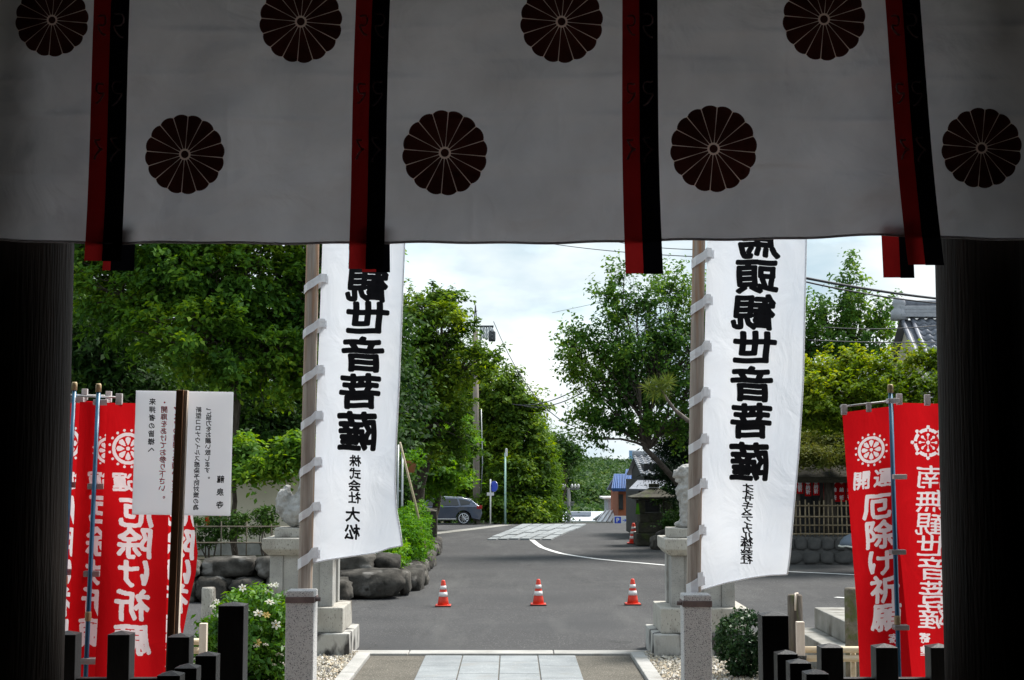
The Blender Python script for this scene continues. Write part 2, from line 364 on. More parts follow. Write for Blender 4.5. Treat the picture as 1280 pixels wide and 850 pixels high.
MT['old_post'] = mat('old_post', (0.07, 0.055, 0.045), (0.16, 0.135, 0.11), 5, 0.9, 0.6, 20, stretch=(5, 5, 0.7), stain=((0.09, 0.10, 0.04), 3, 0.56, 0.68))
MT['mossy_post'] = mat('mossy_post', (0.10, 0.085, 0.07), (0.19, 0.17, 0.13), 8, 0.95, 0.9, 40, stain=((0.10, 0.11, 0.045), 6, 0.5, 0.62))
MT['pale_wood'] = mat('pale_wood', (0.58, 0.48, 0.40), (0.66, 0.57, 0.48), 5, 0.75, 0.1, 15, stretch=(6, 6, 0.6))
MT['bamboo'] = mat('bamboo', (0.50, 0.40, 0.26), (0.64, 0.54, 0.40), 6, 0.5, 0.1, 20, stretch=(1, 4, 4), rnd=0.1)
MT['bamboo_old'] = mat('bamboo_old', (0.15, 0.115, 0.07), (0.30, 0.235, 0.15), 5, 0.7, 0.2, 20, rnd=0.2)
MT['bamboo_dark'] = mat('bamboo_dark', (0.06, 0.05, 0.035), (0.12, 0.10, 0.07), 5, 0.7, 0.2, 20, rnd=0.2)
MT['pipe'] = mat('pipe', (0.42, 0.43, 0.45), (0.50, 0.51, 0.52), 5, 0.5, spec=0.4)
MT['rope'] = mat('rope', (0.02, 0.02, 0.02), None, 5, 0.9)
MT['iron'] = mat('iron', (0.12, 0.09, 0.085), (0.20, 0.15, 0.14), 8, 0.7, 0.3, 30, metal=0.3)
MT['bark'] = mat('bark', (0.04, 0.032, 0.025), (0.10, 0.082, 0.066), 6, 0.95, 0.8, 15, stretch=(3, 3, 0.6))
MT['bark_grey'] = mat('bark_grey', (0.13, 0.11, 0.09), (0.24, 0.21, 0.18), 6, 0.95, 0.6, 15, stretch=(3, 3, 0.8))
MT['cone_red'] = mat('cone_red', (0.62, 0.035, 0.015), (0.70, 0.05, 0.02), 6, 0.45, spec=0.4, stain=((0.4, 0.06, 0.03), 9, 0.6, 0.8))
MT['cone_white'] = mat('cone_white', (0.78, 0.76, 0.74), (0.68, 0.66, 0.64), 9, 0.5)
MT['rubber'] = mat('rubber', (0.018, 0.018, 0.02), (0.03, 0.03, 0.03), 8, 0.8)
MT['car_paint'] = mat('car_paint', (0.085, 0.105, 0.155), (0.095, 0.115, 0.165), 2, 0.32, metal=0.55, spec=0.5, coat=1.0)
MT['car_glass'] = mat('car_glass', (0.02, 0.024, 0.028), None, 2, 0.06, spec=0.7)
MT['chrome'] = mat('chrome', (0.60, 0.61, 0.63), None, 2, 0.25, metal=0.9)
MT['tail'] = mat('tail', (0.30, 0.01, 0.015), None, 2, 0.2, spec=0.6)
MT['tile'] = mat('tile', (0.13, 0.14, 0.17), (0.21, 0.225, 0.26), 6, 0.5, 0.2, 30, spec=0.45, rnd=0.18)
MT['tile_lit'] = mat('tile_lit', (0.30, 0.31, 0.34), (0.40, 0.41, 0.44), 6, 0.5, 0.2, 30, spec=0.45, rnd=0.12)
MT['blue_tile'] = mat('blue_tile', (0.010, 0.055, 0.20), (0.016, 0.085, 0.27), 6, 0.35, spec=0.5, rnd=0.2)
MT['orange_wall'] = mat('orange_wall', (0.26, 0.085, 0.045), (0.32, 0.11, 0.06), 3, 0.9)
MT['white_wall'] = mat('white_wall', (0.66, 0.65, 0.63), (0.74, 0.73, 0.71), 2, 0.85)
MT['grey_panel'] = mat('grey_panel', (0.30, 0.33, 0.38), (0.36, 0.39, 0.44), 2, 0.6)
MT['metal_roof'] = mat('metal_roof', (0.56, 0.60, 0.64), (0.66, 0.70, 0.73), 2, 0.4, spec=0.5, metal=0.2)
MT['tower'] = mat('tower', (0.16, 0.36, 0.62), (0.20, 0.42, 0.68), 0.05, 0.35, spec=0.5)  # blue of the distant haze put into the tower's base colour
MT['far_hill'] = mat('far_hill', (0.14, 0.36, 0.50), (0.18, 0.42, 0.56), 0.01, 0.95)
MT['concrete_pole'] = mat('concrete_pole', (0.20, 0.17, 0.14), (0.30, 0.26, 0.22), 3, 0.9, 0.3, 20, stretch=(3, 3, 0.4))
MT['far_pole'] = mat('far_pole', (0.15, 0.155, 0.155), (0.2, 0.205, 0.205), 3, 0.9)
MT['steel'] = mat('steel', (0.35, 0.37, 0.38), (0.42, 0.44, 0.45), 3, 0.45, metal=0.6)
MT['dark_steel'] = mat('dark_steel', (0.05, 0.055, 0.06), (0.08, 0.085, 0.09), 3, 0.5, metal=0.4)
MT['lamp_green'] = mat('lamp_green', (0.36, 0.56, 0.48), (0.42, 0.62, 0.54), 3, 0.5)
MT['sign_blue'] = mat('sign_blue', (0.01, 0.05, 0.50), (0.015, 0.07, 0.55), 4, 0.4, spec=0.5)
MT['white_metal'] = mat('white_metal', (0.70, 0.70, 0.70), (0.62, 0.62, 0.62), 4, 0.5)
MT['cable'] = mat('cable', (0.02, 0.022, 0.03), None, 4, 0.6)
MT['terracotta'] = mat('terracotta', (0.34, 0.13, 0.06), (0.42, 0.18, 0.09), 5, 0.85)
MT['thatch'] = mat('thatch', (0.022, 0.02, 0.014), (0.05, 0.045, 0.03), 8, 0.95, 0.8, 30, stretch=(1, 1, 4))
MT['umbrella'] = cloth('umbrella', (0.18, 0.22, 0.27), (0.22, 0.26, 0.31), 0.3, 5)
MT['petal'] = cloth('petal', (0.80, 0.79, 0.72), (0.85, 0.84, 0.78), 0.3, 8)
MT['petal_old'] = cloth('petal_old', (0.66, 0.48, 0.16), (0.74, 0.60, 0.28), 0.3, 8)
MT['pistil'] = mat('pistil', (0.55, 0.32, 0.05), None, 5, 0.8)
MT['lf_left'] = leafmat('lf_left', (0.024, 0.078, 0.012), (0.090, 0.205, 0.024), (0.25, 0.37, 0.03), 0.44, 0.55)
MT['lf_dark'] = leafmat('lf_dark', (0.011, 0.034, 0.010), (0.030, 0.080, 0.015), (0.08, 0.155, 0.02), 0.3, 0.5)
MT['lf_mid'] = leafmat('lf_mid', (0.022, 0.062, 0.010), (0.082, 0.165, 0.020), (0.22, 0.31, 0.025), 0.42, 0.45)
MT['lf_bright'] = leafmat('lf_bright', (0.035, 0.110, 0.014), (0.095, 0.23, 0.022), (0.20, 0.37, 0.03), 0.42, 0.5)
MT['lf_cypress'] = leafmat('lf_cypress', (0.04, 0.10, 0.012), (0.10, 0.21, 0.02), (0.20, 0.33, 0.03), 0.3, 0.7)
MT['lf_cherry'] = leafmat('lf_cherry', (0.026, 0.080, 0.020), (0.080, 0.185, 0.03), (0.21, 0.32, 0.035), 0.42, 0.6)
MT['lf_maple'] = leafmat('lf_maple', (0.060, 0.125, 0.012), (0.16, 0.25, 0.022), (0.33, 0.35, 0.04), 0.45, 0.6)
MT['lf_moss'] = leafmat('lf_moss', (0.055, 0.085, 0.015), (0.12, 0.15, 0.025), (0.20, 0.19, 0.045), 0.3, 1.2)
MT['lf_hedge'] = leafmat('lf_hedge', (0.035, 0.12, 0.012), (0.09, 0.25, 0.02), (0.19, 0.36, 0.03), 0.35, 1.5)
MT['lf_gardenia'] = leafmat('lf_gardenia', (0.016, 0.065, 0.010), (0.065, 0.18, 0.018), (0.19, 0.36, 0.03), 0.3, 2.0, 0.45, 0.25)
MT['lf_box'] = leafmat('lf_box', (0.008, 0.028, 0.010), (0.020, 0.058, 0.016), (0.055, 0.105, 0.035), 0.2, 2.0, 0.45, 0.25)
MT['lf_shrub'] = leafmat('lf_shrub', (0.014, 0.040, 0.010), (0.042, 0.095, 0.016), (0.10, 0.19, 0.025), 0.3, 1.2)
MT['lf_hill'] = leafmat('lf_hill', (0.020, 0.055, 0.018), (0.048, 0.105, 0.028), (0.12, 0.17, 0.045), 0.3, 0.06)
MT['needle'] = leafmat('needle', (0.05, 0.09, 0.02), (0.12, 0.17, 0.03), (0.26, 0.28, 0.06), 0.3, 0.6)
MT['lf_pine'] = leafmat('lf_pine', (0.006, 0.016, 0.008), (0.012, 0.032, 0.012), (0.028, 0.06, 0.016), 0.1, 0.8)

# ------------------------------------------------------------------ foliage
def leaf_mesh(name, C, N, A, ln, wd, fold=0.18):
    """C centres, N normals, A axis directions (n,3), ln, wd (n,) -> one folded four-point leaf each"""
    n = len(C)
    S = np.cross(N, A); S /= (np.linalg.norm(S, axis=1, keepdims=True) + 1e-9)
    ln = ln[:, None]; wd = wd[:, None]
    v = np.empty((n, 4, 3), np.float32)
    v[:, 0] = C - A * ln * 0.5
    v[:, 1] = C + S * wd * 0.5 + N * wd * fold - A * ln * 0.05
    v[:, 2] = C + A * ln * 0.5 - N * ln * 0.08
    v[:, 3] = C - S * wd * 0.5 + N * wd * fold - A * ln * 0.05
    me = bpy.data.meshes.new(name)
    me.vertices.add(4 * n); me.vertices.foreach_set('co', v.reshape(-1))
    me.loops.add(4 * n); me.loops.foreach_set('vertex_index', np.arange(4 * n, dtype=np.int32))
    me.polygons.add(n); me.polygons.foreach_set('loop_start', np.arange(0, 4 * n, 4, dtype=np.int32))
    me.polygons.foreach_set('loop_total', np.full(n, 4, np.int32))
    me.update(calc_edges=True); me.validate()
    return me
def unit(a): return a / (np.linalg.norm(a, axis=1, keepdims=True) + 1e-9)
def clump_leaves(cents, outs, rad, per, leaf, flat=0.4, up=0.8, droop=0.25, jit=0.6, spray=0.0, rise=0.5):
    """cents (m,3), outs (m,3) outward directions, rad (m,)"""
    m = len(cents); n = m * per
    idx = np.repeat(np.arange(m), per)
    d = nrng.normal(size=(n, 3)) * np.array([0.55, 0.55, 0.55 * flat])
    r2 = d[:, 0] ** 2 + d[:, 1] ** 2
    if spray:        # leaves strung along a shoot that grows outwards
        ax = unit(outs * 0.9 + np.array([0, 0, rise]) + nrng.normal(size=(m, 3)) * 0.45)
        d = d * (0.45 - 0.0 * spray) + ax[idx] * (nrng.random(n)[:, None] * 1.5 - 0.5) * spray
    C = cents[idx] + d * rad[idx][:, None]
    C[:, 2] -= droop * r2 * rad[idx]
    N = unit(np.array([0, 0, up]) + outs[idx] * 0.45 + nrng.normal(size=(n, 3)) * jit)
    A = nrng.normal(size=(n, 3)) + outs[idx] * 0.6 + d * 0.8; A[:, 2] -= 0.25
    A = unit(A - N * np.sum(A * N, axis=1, keepdims=True))
    ln = leaf[0] * nrng.uniform(0.65, 1.3, n); wd = ln * leaf[1] * nrng.uniform(0.8, 1.2, n)
    return C, N, A, ln, wd
def lobe_clumps(lobes, dens, crad, shell=0.45, rough=1.0):
    cs, os_, rs, li = [], [], [], []
    for k, (c, r) in enumerate(lobes):
        c = np.array(c, float); r = np.array(r, float)
        m = max(4, int(dens * (r[0] * r[2] + r[0] * r[1] + r[1] * r[2])))
        d = unit(nrng.normal(size=(m, 3)))
        t = (shell + (1.06 - shell) * nrng.random(m) ** 0.7)[:, None]; t = t * (1 + rough * 0.22 * (nrng.random((m, 1)) > 0.82))
        wob = 1 + rough * 0.22 * np.sin(d[:, :1] * 5 + k) * np.cos(d[:, 2:] * 6 + k * 2)
        cs.append(c + d * r * t * wob); os_.append(unit(d / r)); rs.append(crad * nrng.uniform(0.6, 1.35, m)); li += [k] * m
    return np.concatenate(cs), np.concatenate(os_), np.concatenate(rs), np.array(li)
def wig(a, b, n, amp, sag=0.0):
    a = Vector(a); b = Vector(b); L_ = (b - a).length; o = []
    ph = rng.random() * 9
    for i in range(n):
        t = i / (n - 1)
        q = a.lerp(b, t)
        k = amp * L_ * math.sin(math.pi * t)
        q += Vector((math.sin(t * 7 + ph), math.cos(t * 6 + ph * 2), 0.6 * math.sin(t * 5 + ph * 3))) * k
        q.z += sag * L_ * math.sin(math.pi * t)
        o.append(q)
    return o
def tree(name, label, base, lobes, leaf, per, dens, crad, lm, bark, trunk_r=0.25, fork=None, limbs=True, group=None, flat=0.4, up=0.8,
         shell=0.45, twigs=0.35, droop=0.25, cat='tree', trunk_pts=None, jit=0.6, spray=0.0, rise=0.5):
    t = thing(name, label, cat, base, group)
    base = Vector(base)
    cen = sum((Vector(c) for c, _ in lobes), Vector()) / len(lobes)
    if fork is None: fork = base.lerp(cen, 0.55); fork.z = base.z + (cen.z - base.z) * 0.55
    fork = Vector(fork)
    mb = MB()
    tp = trunk_pts or wig(base - Vector((0, 0, 0.25)), fork, 6, 0.03)
    mb.tube(tp, [trunk_r * (1.35 if i == 0 else 1.08 - 0.45 * i / (len(tp) - 1)) for i in range(len(tp))], 10)
    cs, os_, rs, li = lobe_clumps(lobes, dens, crad, shell)
    if limbs:
        for k, (c, r) in enumerate(lobes):
            lp = wig(fork, Vector(c) - Vector((0, 0, r[2] * 0.25)), 6, 0.07, 0.05)
            r0 = trunk_r * 0.45
            mb.tube(lp, [r0 * (1 - 0.75 * i / 5) for i in range(6)], 7)
            ids = np.where(li == k)[0]
            for j in ids:
                if rng.random() < twigs:
                    s0 = lp[rng.randint(2, 5)]
                    mb.tube(wig(s0, cs[j], 4, 0.08, 0.04), [r0 * 0.28, r0 * 0.2, r0 * 0.14, r0 * 0.06], 5, False)
    mb.build('trunk', bark, t, True)
    C, N, A, ln, wd = clump_leaves(cs, os_, rs, per, leaf, flat, up, droop, jit, spray, rise)
    C -= np.array(OFF[t.name])
    put('crown', leaf_mesh('crown', C, N, A, ln, wd), lm, t, OFF[t.name])
    return t
def lobes_px(lst, Y):
    """[(x, y, half width px, half height px, dY)] -> lobes in metres at distance Y"""
    o = []
    for (x, y, hw, hh, dY) in lst:
        p = P(x, y, Y + dY); s = FOC / (Y + dY)
        o.append(((p.x, p.y, p.z), (hw / s, max(hw, hh) / s * 0.8, hh / s)))
    return o
def shrub(name, label, base, lobes, leaf, per, dens, crad, lm, group=None, cat='shrub', up=0.5, shell=0.75, flat=0.8, stems=5, jit=0.7, rough=1.0):
    t = thing(name, label, cat, base, group); base = Vector(base)
    mb = MB()
    for i in range(stems):
        c, r = lobes[i % len(lobes)]
        e = Vector(c) + Vector((rng.uniform(-.5, .5) * r[0], rng.uniform(-.5, .5) * r[1], 0.2 * r[2]))
        mb.tube(wig(base + Vector((rng.uniform(-.06, .06), rng.uniform(-.06, .06), -0.05)), e, 4, 0.06), [0.02, 0.017, 0.013, 0.006], 6)
    mb.build('stem', MT['bark'], t, True)
    cs, os_, rs, _ = lobe_clumps(lobes, dens, crad, shell, rough)
    C, N, A, ln, wd = clump_leaves(cs, os_, rs, per, leaf, flat, up, 0.1, jit)
    C[:, 2] = np.maximum(C[:, 2], base.z + 0.02)
    C -= np.array(OFF[t.name])
    put('foliage', leaf_mesh('foliage', C, N, A, ln, wd), lm, t, OFF[t.name])
    return t

# ------------------------------------------------------------------ lettering
GL = {}
def glyph(ch):
    if ch not in GL:
        cu = bpy.data.curves.new('glyph', 'FONT'); cu.body = ch; cu.resolution_u = 2
        o = bpy.data.objects.new('glyph', cu); COL.objects.link(o)
        dg = bpy.context.evaluated_depsgraph_get()
        me = bpy.data.meshes.new_from_object(o.evaluated_get(dg))
        bm = bmesh.new(); bm.from_mesh(me)
        bmesh.ops.triangulate(bm, faces=bm.faces)
        for _ in range(4):
            le = [e for e in bm.edges if e.calc_length() > 0.16]
            if not le: break
            bmesh.ops.subdivide_edges(bm, edges=le, cuts=1); bmesh.ops.triangulate(bm, faces=bm.faces)
        bm.verts.ensure_lookup_table(); bm.verts.index_update()
        V = np.array([v.co[:2] for v in bm.verts]) if bm.verts else np.zeros((0, 2))
        F = [tuple(v.index for v in f.verts) for f in bm.faces]
        bm.free(); bpy.data.objects.remove(o); bpy.data.curves.remove(cu); bpy.data.meshes.remove(me)
        if len(V):
            V = V - np.array([0.5, 0.38])
        GL[ch] = (V, F)
    return GL[ch]
def lettering(name, chars, fn, material, parent, bold=0.0, copies=8, mirror=False, step=0.0002):
    """chars: [(char, x, y, width, height)] in the sheet's own 2D frame (y down); fn(x, y, lift) -> world point"""
    org = OFF[parent.name]; V = []; F = []
    offs = [(0, 0)] + [(math.cos(2 * math.pi * k / copies), math.sin(2 * math.pi * k / copies)) for k in range(copies)] if bold else [(0, 0)]
    for (ch, cx_, cy_, w_, h_) in chars:
        gv, gf = glyph(ch)
        if not len(gv): continue
        sg = -1 if mirror else 1
        # brush feel: a slight slant and swell
        gx = gv[:, 0] + 0.02 * np.sin(gv[:, 1] * 5 + ord(ch)); gy = gv[:, 1] + 0.025 * gv[:, 0] + 0.012 * np.sin(gv[:, 0] * 9 + ord(ch))
        for k, (ox, oy) in enumerate(offs):
            b = len(V)
            for x, y in zip(gx + ox * bold * 0.9, gy + oy * bold * 1.1):
                V.append(tuple(fn(cx_ + sg * x * w_, cy_ - y * h_, k * step) - org))
            F += [tuple(b + i for i in f) for f in gf]
    me = bpy.data.meshes.new(name); me.from_pydata(V, [], F); me.update()
    return put(name, me, material, parent, org)
def column(s, x, y0, y1, w_, h_=None):
    n = len(s); h_ = h_ or w_
    return [(c, x if not isinstance(x, tuple) else x[0] + (x[1] - x[0]) * i / max(1, n - 1), y0 + (y1 - y0) * (i / max(1, n - 1)), w_, h_) for i, c in enumerate(s)]

# ------------------------------------------------------------------ the ground
def sheet(name, x0, x1, ys, z, m, parent=None, nx=2, kind='structure'):
    o = grid_obj(name, lambda a, b: Vector((a, b, zg(b) + z)), lin(x0, x1, nx), ys, m, parent, False)
    if kind: o['kind'] = kind
    return o
ys_all = [-60, 0, 20, 40, 48, 55, 62, 69, 75, 82, 86, 90, 100, 110, 120, 160, 210, 240, 270, 320, 370, 420, 470, 520, 700, 900, 1500, 3000]
tag(sheet('ground', -1500, 1500, ys_all, -0.02, MT['soil'], nx=31), 'bare earth ground running out to the wooded hill')
road = sheet('road', -16, 48, lin(18.98, 82, 60), -0.008, MT['asphalt'], nx=30)
road['label'] = 'grey asphalt forecourt and road in front of the temple'

# painted lines: ribbons following a ground path
def stripe(name, label, pts, wd, m):
    n = len(pts); L_ = []; R_ = []
    for i, p in enumerate(pts):
        d = (Vector(pts[min(i + 1, n - 1)]) - Vector(pts[max(0, i - 1)])); d.z = 0; d.normalize()
        s_ = Vector((-d.y, d.x, 0)) * wd / 2
        L_.append(Vector(p) + s_); R_.append(Vector(p) - s_)
    v = [tuple((q.x, q.y, zg(q.y) + 0.002)) for q in L_ + R_]
    me = bpy.data.meshes.new(name); me.from_pydata(v, [], [(i, i + 1, n + i + 1, n + i) for i in range(n - 1)])
    o = put(name, me, m); o['kind'] = 'structure'; o['label'] = label
    return o
curve_px = [(665, 674), (670, 679), (677, 684), (688, 688), (702, 692), (720, 695), (745, 698.5), (775, 701.5), (805, 704), (832, 706.5), (870, 709), (915, 711), (985, 714.5), (1030, 716.5), (1070, 718.5), (1130, 722), (1200, 726)]
stripe('road_marking', 'white painted line curving across the asphalt towards the right', [G(x, y) for x, y in curve_px], 0.17, MT['road_paint'])
stripe('road_marking', 'short white dash painted on asphalt behind the red flags', [G(1044, 746.5), G(1085, 749)], 0.15, MT['road_paint'])

# stone paving at the crest: every slab a piece
pv = thing('stone_paving', 'pale stone slabs paving the road at the crest', 'paving', (1.2, 62, zg(62)))
pv['kind'] = 'structure'; del pv['category']
rows = [49.2, 51.2, 54.4, 57.6, 61.0, 65.0, 69.5, 74.5]
def pedge(Y, e):   # left and right edges of the strip (bearing in the photograph)
    return (interp([(48, -0.95), (75, 0.55)], Y) if e == 0 else interp([(48, 1.25), (75, 3.95)], Y))
for j in range(len(rows) - 1):
    y0, y1 = rows[j] + 0.05, rows[j + 1] - 0.05
    nc = 6
    for i in range(nc):
        a0 = pedge(y0, 0) + (pedge(y0, 1) - pedge(y0, 0)) * i / nc + 0.035; b0 = pedge(y0, 0) + (pedge(y0, 1) - pedge(y0, 0)) * (i + 1) / nc - 0.035
        a1 = pedge(y1, 0) + (pedge(y1, 1) - pedge(y1, 0)) * i / nc + 0.035; b1 = pedge(y1, 0) + (pedge(y1, 1) - pedge(y1, 0)) * (i + 1) / nc - 0.035
        dy = 0.25 * ((i * 7 + j * 3) % 5 - 2) * 0.4
        h = 0.03 + 0.006 * ((i * 5 + j * 3) % 4)
        m_ = MB(); q = [(a0, y0 + dy), (b0, y0 + dy), (b1, y1 + dy), (a1, y1 + dy)]
        m_.v = [(x, y, zg(y) - 0.05) for x, y in q] + [(x, y, zg(y) + h) for x, y in q]
        m_.f = [(3, 2, 1, 0), (4, 5, 6, 7), (0, 1, 5, 4), (1, 2, 6, 5), (2, 3, 7, 6), (3, 0, 4, 7)]
        m_.build('slab', MT['path_slab'], pv)
strip = stripe('paving_strip', 'narrow pale concrete strip crossing the road beside the parked car', [(-4.3, 49.5, 0), (-3.2, 57, 0), (-1.6, 66, 0), (-0.3, 74, 0)], 0.75, MT['concrete'])

# approach path in front of the hall
path_w = thing('approach_path', 'grey granite slab path leading out from the hall', 'path', (-0.15, 14, 0)); path_w['kind'] = 'structure'; del path_w['category']
MB().span((-1.82, 8.5, -0.12), (1.52, 18.62, 0.0)).build('path_bed', MT['aggregate'], path_w)
xs = [-1.12, -0.635, -0.155, 0.33, 0.82]
me_sl = {}
for i in range(4):
    y = 18.58; j = 0
    while y > 8.6:
        d_ = 1.02 if j or i in (0, 3) else 0.62
        if j == 0: d_ = [0.98, 0.60, 0.60, 0.98][i]
        wd = xs[i + 1] - xs[i] - 0.012
        key = (round(wd, 3), d_)
        if key not in me_sl: me_sl[key] = MB().box((0, 0, 0), (wd, d_ - 0.012, 0.06)).mesh('slab')
        o = put('slab', me_sl[key], MT['path_slab'], path_w, ((xs[i] + xs[i + 1]) / 2, y - d_ / 2, -0.018 + rng.uniform(-.002, .002)))
        bevel(o, 0.006, 1)
        y -= d_; j += 1
kt = thing('kerb_row', 'flush pale kerb stones between path and asphalt', 'kerb', (0, 18.8, 0)); kt['kind'] = 'structure'; del kt['category']
for a, b in ((-2.12, -1.345), (-1.335, 0.535), (0.545, 1.87)):
    MB().span((a, 18.63, -0.2), (b, 18.97, 0.03)).build('kerb_stone', MT['granite_fine'], kt, bev=0.012)
for X0, X1, nm in ((-2.0, -1.825, 'left'), (1.525, 1.70, 'right')):
    k2 = thing('garden_kerb', 'granite kerb along the %s side of the path edging gravel' % nm, 'kerb', ((X0 + X1) / 2, 14, 0)); k2['kind'] = 'structure'; del k2['category']
    y = 18.6
    while y > 9:
        MB().span((X0, y - 1.79, -0.15), (X1, y, 0.045 + rng.uniform(0, .006))).build('kerb_stone', MT['granite_fine'], k2, bev=0.012)
        y -= 1.8
# gravel beds with loose stones
for X0, X1, nm in ((-9.0, -2.004, 'left'), (1.704, 9.0, 'right')):
    g = MB().span((X0, 8.4, -0.15), (X1, 18.97, 0.004)).build('gravel_bed', MT['gravel_bed']); g['kind'] = 'structure'; g['label'] = 'gravel bed on the %s side of the path' % nm
def gravel(name, label, x0, x1, y0, y1, n):
    bx = np.array([(1, 0, 0), (0, 1, 0), (-1, 0, 0), (0, -1, 0), (0, 0, 1), (0.7, 0.7, 0.5), (-0.7, -0.7, 0.5)], float)
    octv = np.array([(1, 0, 0), (0, 1, 0), (-1, 0, 0), (0, -1, 0), (0, 0, .8), (0, 0, -.6)], float)
    of = [(0, 1, 4), (1, 2, 4), (2, 3, 4), (3, 0, 4), (1, 0, 5), (2, 1, 5), (3, 2, 5), (0, 3, 5)]
    V = np.empty((n, 6, 3)); th = nrng.uniform(0, 6.28, n); s = nrng.uniform(0.012, 0.03, n)
    px = nrng.uniform(x0, x1, n); py = nrng.uniform(y0, y1, n)
    q = octv[None] * (s[:, None, None] * nrng.uniform(0.7, 1.3, (n, 1, 3))) + nrng.normal(size=(n, 6, 3)) * s[:, None, None] * 0.16
    c, sn = np.cos(th)[:, None], np.sin(th)[:, None]
    V[:, :, 0] = q[:, :, 0] * c - q[:, :, 1] * sn + px[:, None]; V[:, :, 1] = q[:, :, 0] * sn + q[:, :, 1] * c + py[:, None]
    V[:, :, 2] = q[:, :, 2] + (0.012 + nrng.uniform(0, 0.02, n))[:, None]
    F = (np.array(of)[None] + (np.arange(n) * 6)[:, None, None]).reshape(-1, 3)
    me = bpy.data.meshes.new(name); me.from_pydata(V.reshape(-1, 3).tolist(), [], F.tolist())
    o = put(name, me, MT['pebble']); tag(o, label, 'gravel', kind='stuff'); return o
def pebmat():
    m, t, b = _tree('pebble'); Lk = t.links.new
    ge = t.nodes.new('ShaderNodeNewGeometry'); r = t.nodes.new('ShaderNodeValToRGB'); r.color_ramp.interpolation = 'CONSTANT'
    cols = [(0.0, (0.36, 0.32, 0.25)), (0.2, (0.52, 0.48, 0.40)), (0.42, (0.28, 0.25, 0.20)), (0.6, (0.46, 0.38, 0.27)), (0.78, (0.18, 0.165, 0.15)), (0.88, (0.60, 0.57, 0.52))]
    e = r.color_ramp.elements; e[0].color = (*cols[0][1], 1); e[1].position = cols[1][0]; e[1].color = (*cols[1][1], 1)
    for p_, c_ in cols[2:]:
        k = e.new(p_); k.color = (*c_, 1)
    Lk(ge.outputs['Random Per Island'], r.inputs[0]); Lk(r.outputs[0], b.inputs['Base Color']); b.inputs['Roughness'].default_value = 0.85
    return m
MT['pebble'] = pebmat()
gravel('gravel', 'loose beige pebbles around the left stone posts and flowering bush', -3.6, -2.01, 13.5, 18.9, 9000)
gravel('gravel', 'loose beige pebbles around the right stone posts and round bush', 1.71, 4.2, 13.5, 18.9, 13000)

# ------------------------------------------------------------------ the hall the photograph is taken from
FL = 0.8
def wall(name, a, b, m, label):
    o = MB().span(a, b).build(name, m); o['kind'] = 'structure'; o['label'] = label; return o
wall('hall_floor', (-7, -7, -0.1), (7, 8.35, FL), MT['hall_wood'], 'dark floor of the hall')
wall('hall_step', (-1.5, 8.352, -0.1), (1.3, 8.72, FL * 0.5), MT['granite_fine'], 'stone step in front of the hall')
wall('hall_ceiling', (-7.2, -7.2, 5.75), (7.2, 7.0, 5.95), MT['hall_wood'], 'dark ceiling of the hall')
wall('hall_wall_back', (-7.2, -7.2, -0.1), (7.2, -7.002, 5.75), MT['hall_wood'], 'dark back wall of the hall')
wall('hall_wall_left', (-7.2, -7.0, -0.1), (-7.002, 6.9, 5.75), MT['hall_wood'], 'dark left wall of the hall')
wall('hall_wall_right', (7.002, -7.0, -0.1), (7.2, 6.9, 5.75), MT['hall_wood'], 'dark right wall of the hall')
wall('hall_wall_front_left', (-7.2, 6.93, FL), (-2.5, 7.07, 2.3), MT['hall_wood'], 'dark timber wall left of the gate opening')
wall('hall_wall_front_right', (2.5, 6.93, FL), (7.2, 7.07, 2.3), MT['hall_wood'], 'dark timber wall right of the gate opening')
wall('hall_lintel', (-2.6, 6.8, 5.2), (2.6, 7.2, 5.748), MT['hall_wood'], 'heavy lintel beam above the white curtain')
ev = MB(); ev.v = [(-9, 6.4, 5.96), (9, 6.4, 5.96), (9, 8.7, 5.4), (-9, 8.7, 5.4), (-9, 6.4, 6.35), (9, 6.4, 6.35), (9, 8.7, 5.65), (-9, 8.7, 5.65)]
ev.f = [(0, 1, 2, 3), (4, 5, 6, 7), (0, 1, 5, 4), (1, 2, 6, 5), (2, 3, 7, 6), (3, 0, 4, 7)]
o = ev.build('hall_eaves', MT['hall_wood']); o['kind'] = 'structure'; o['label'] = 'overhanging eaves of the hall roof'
for sx, X, nm in ((-1, P(83, 560, 7.0).x - 0.255, 'left'), (1, P(1179, 560, 7.0).x + 0.25, 'right')):
    t = thing('gate_pillar', 'massive dark timber pillar at the %s edge of the gate opening' % nm, 'pillar', (X, 7.0, FL), 'gate pillars')
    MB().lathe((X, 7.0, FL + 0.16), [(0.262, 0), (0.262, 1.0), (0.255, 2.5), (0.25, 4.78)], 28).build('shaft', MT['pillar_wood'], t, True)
    MB().lathe((X, 7.0, FL), [(0.40, 0), (0.40, 0.08), (0.33, 0.158)], 24).build('base_stone', MT['stone_old'], t, bev=0.01)

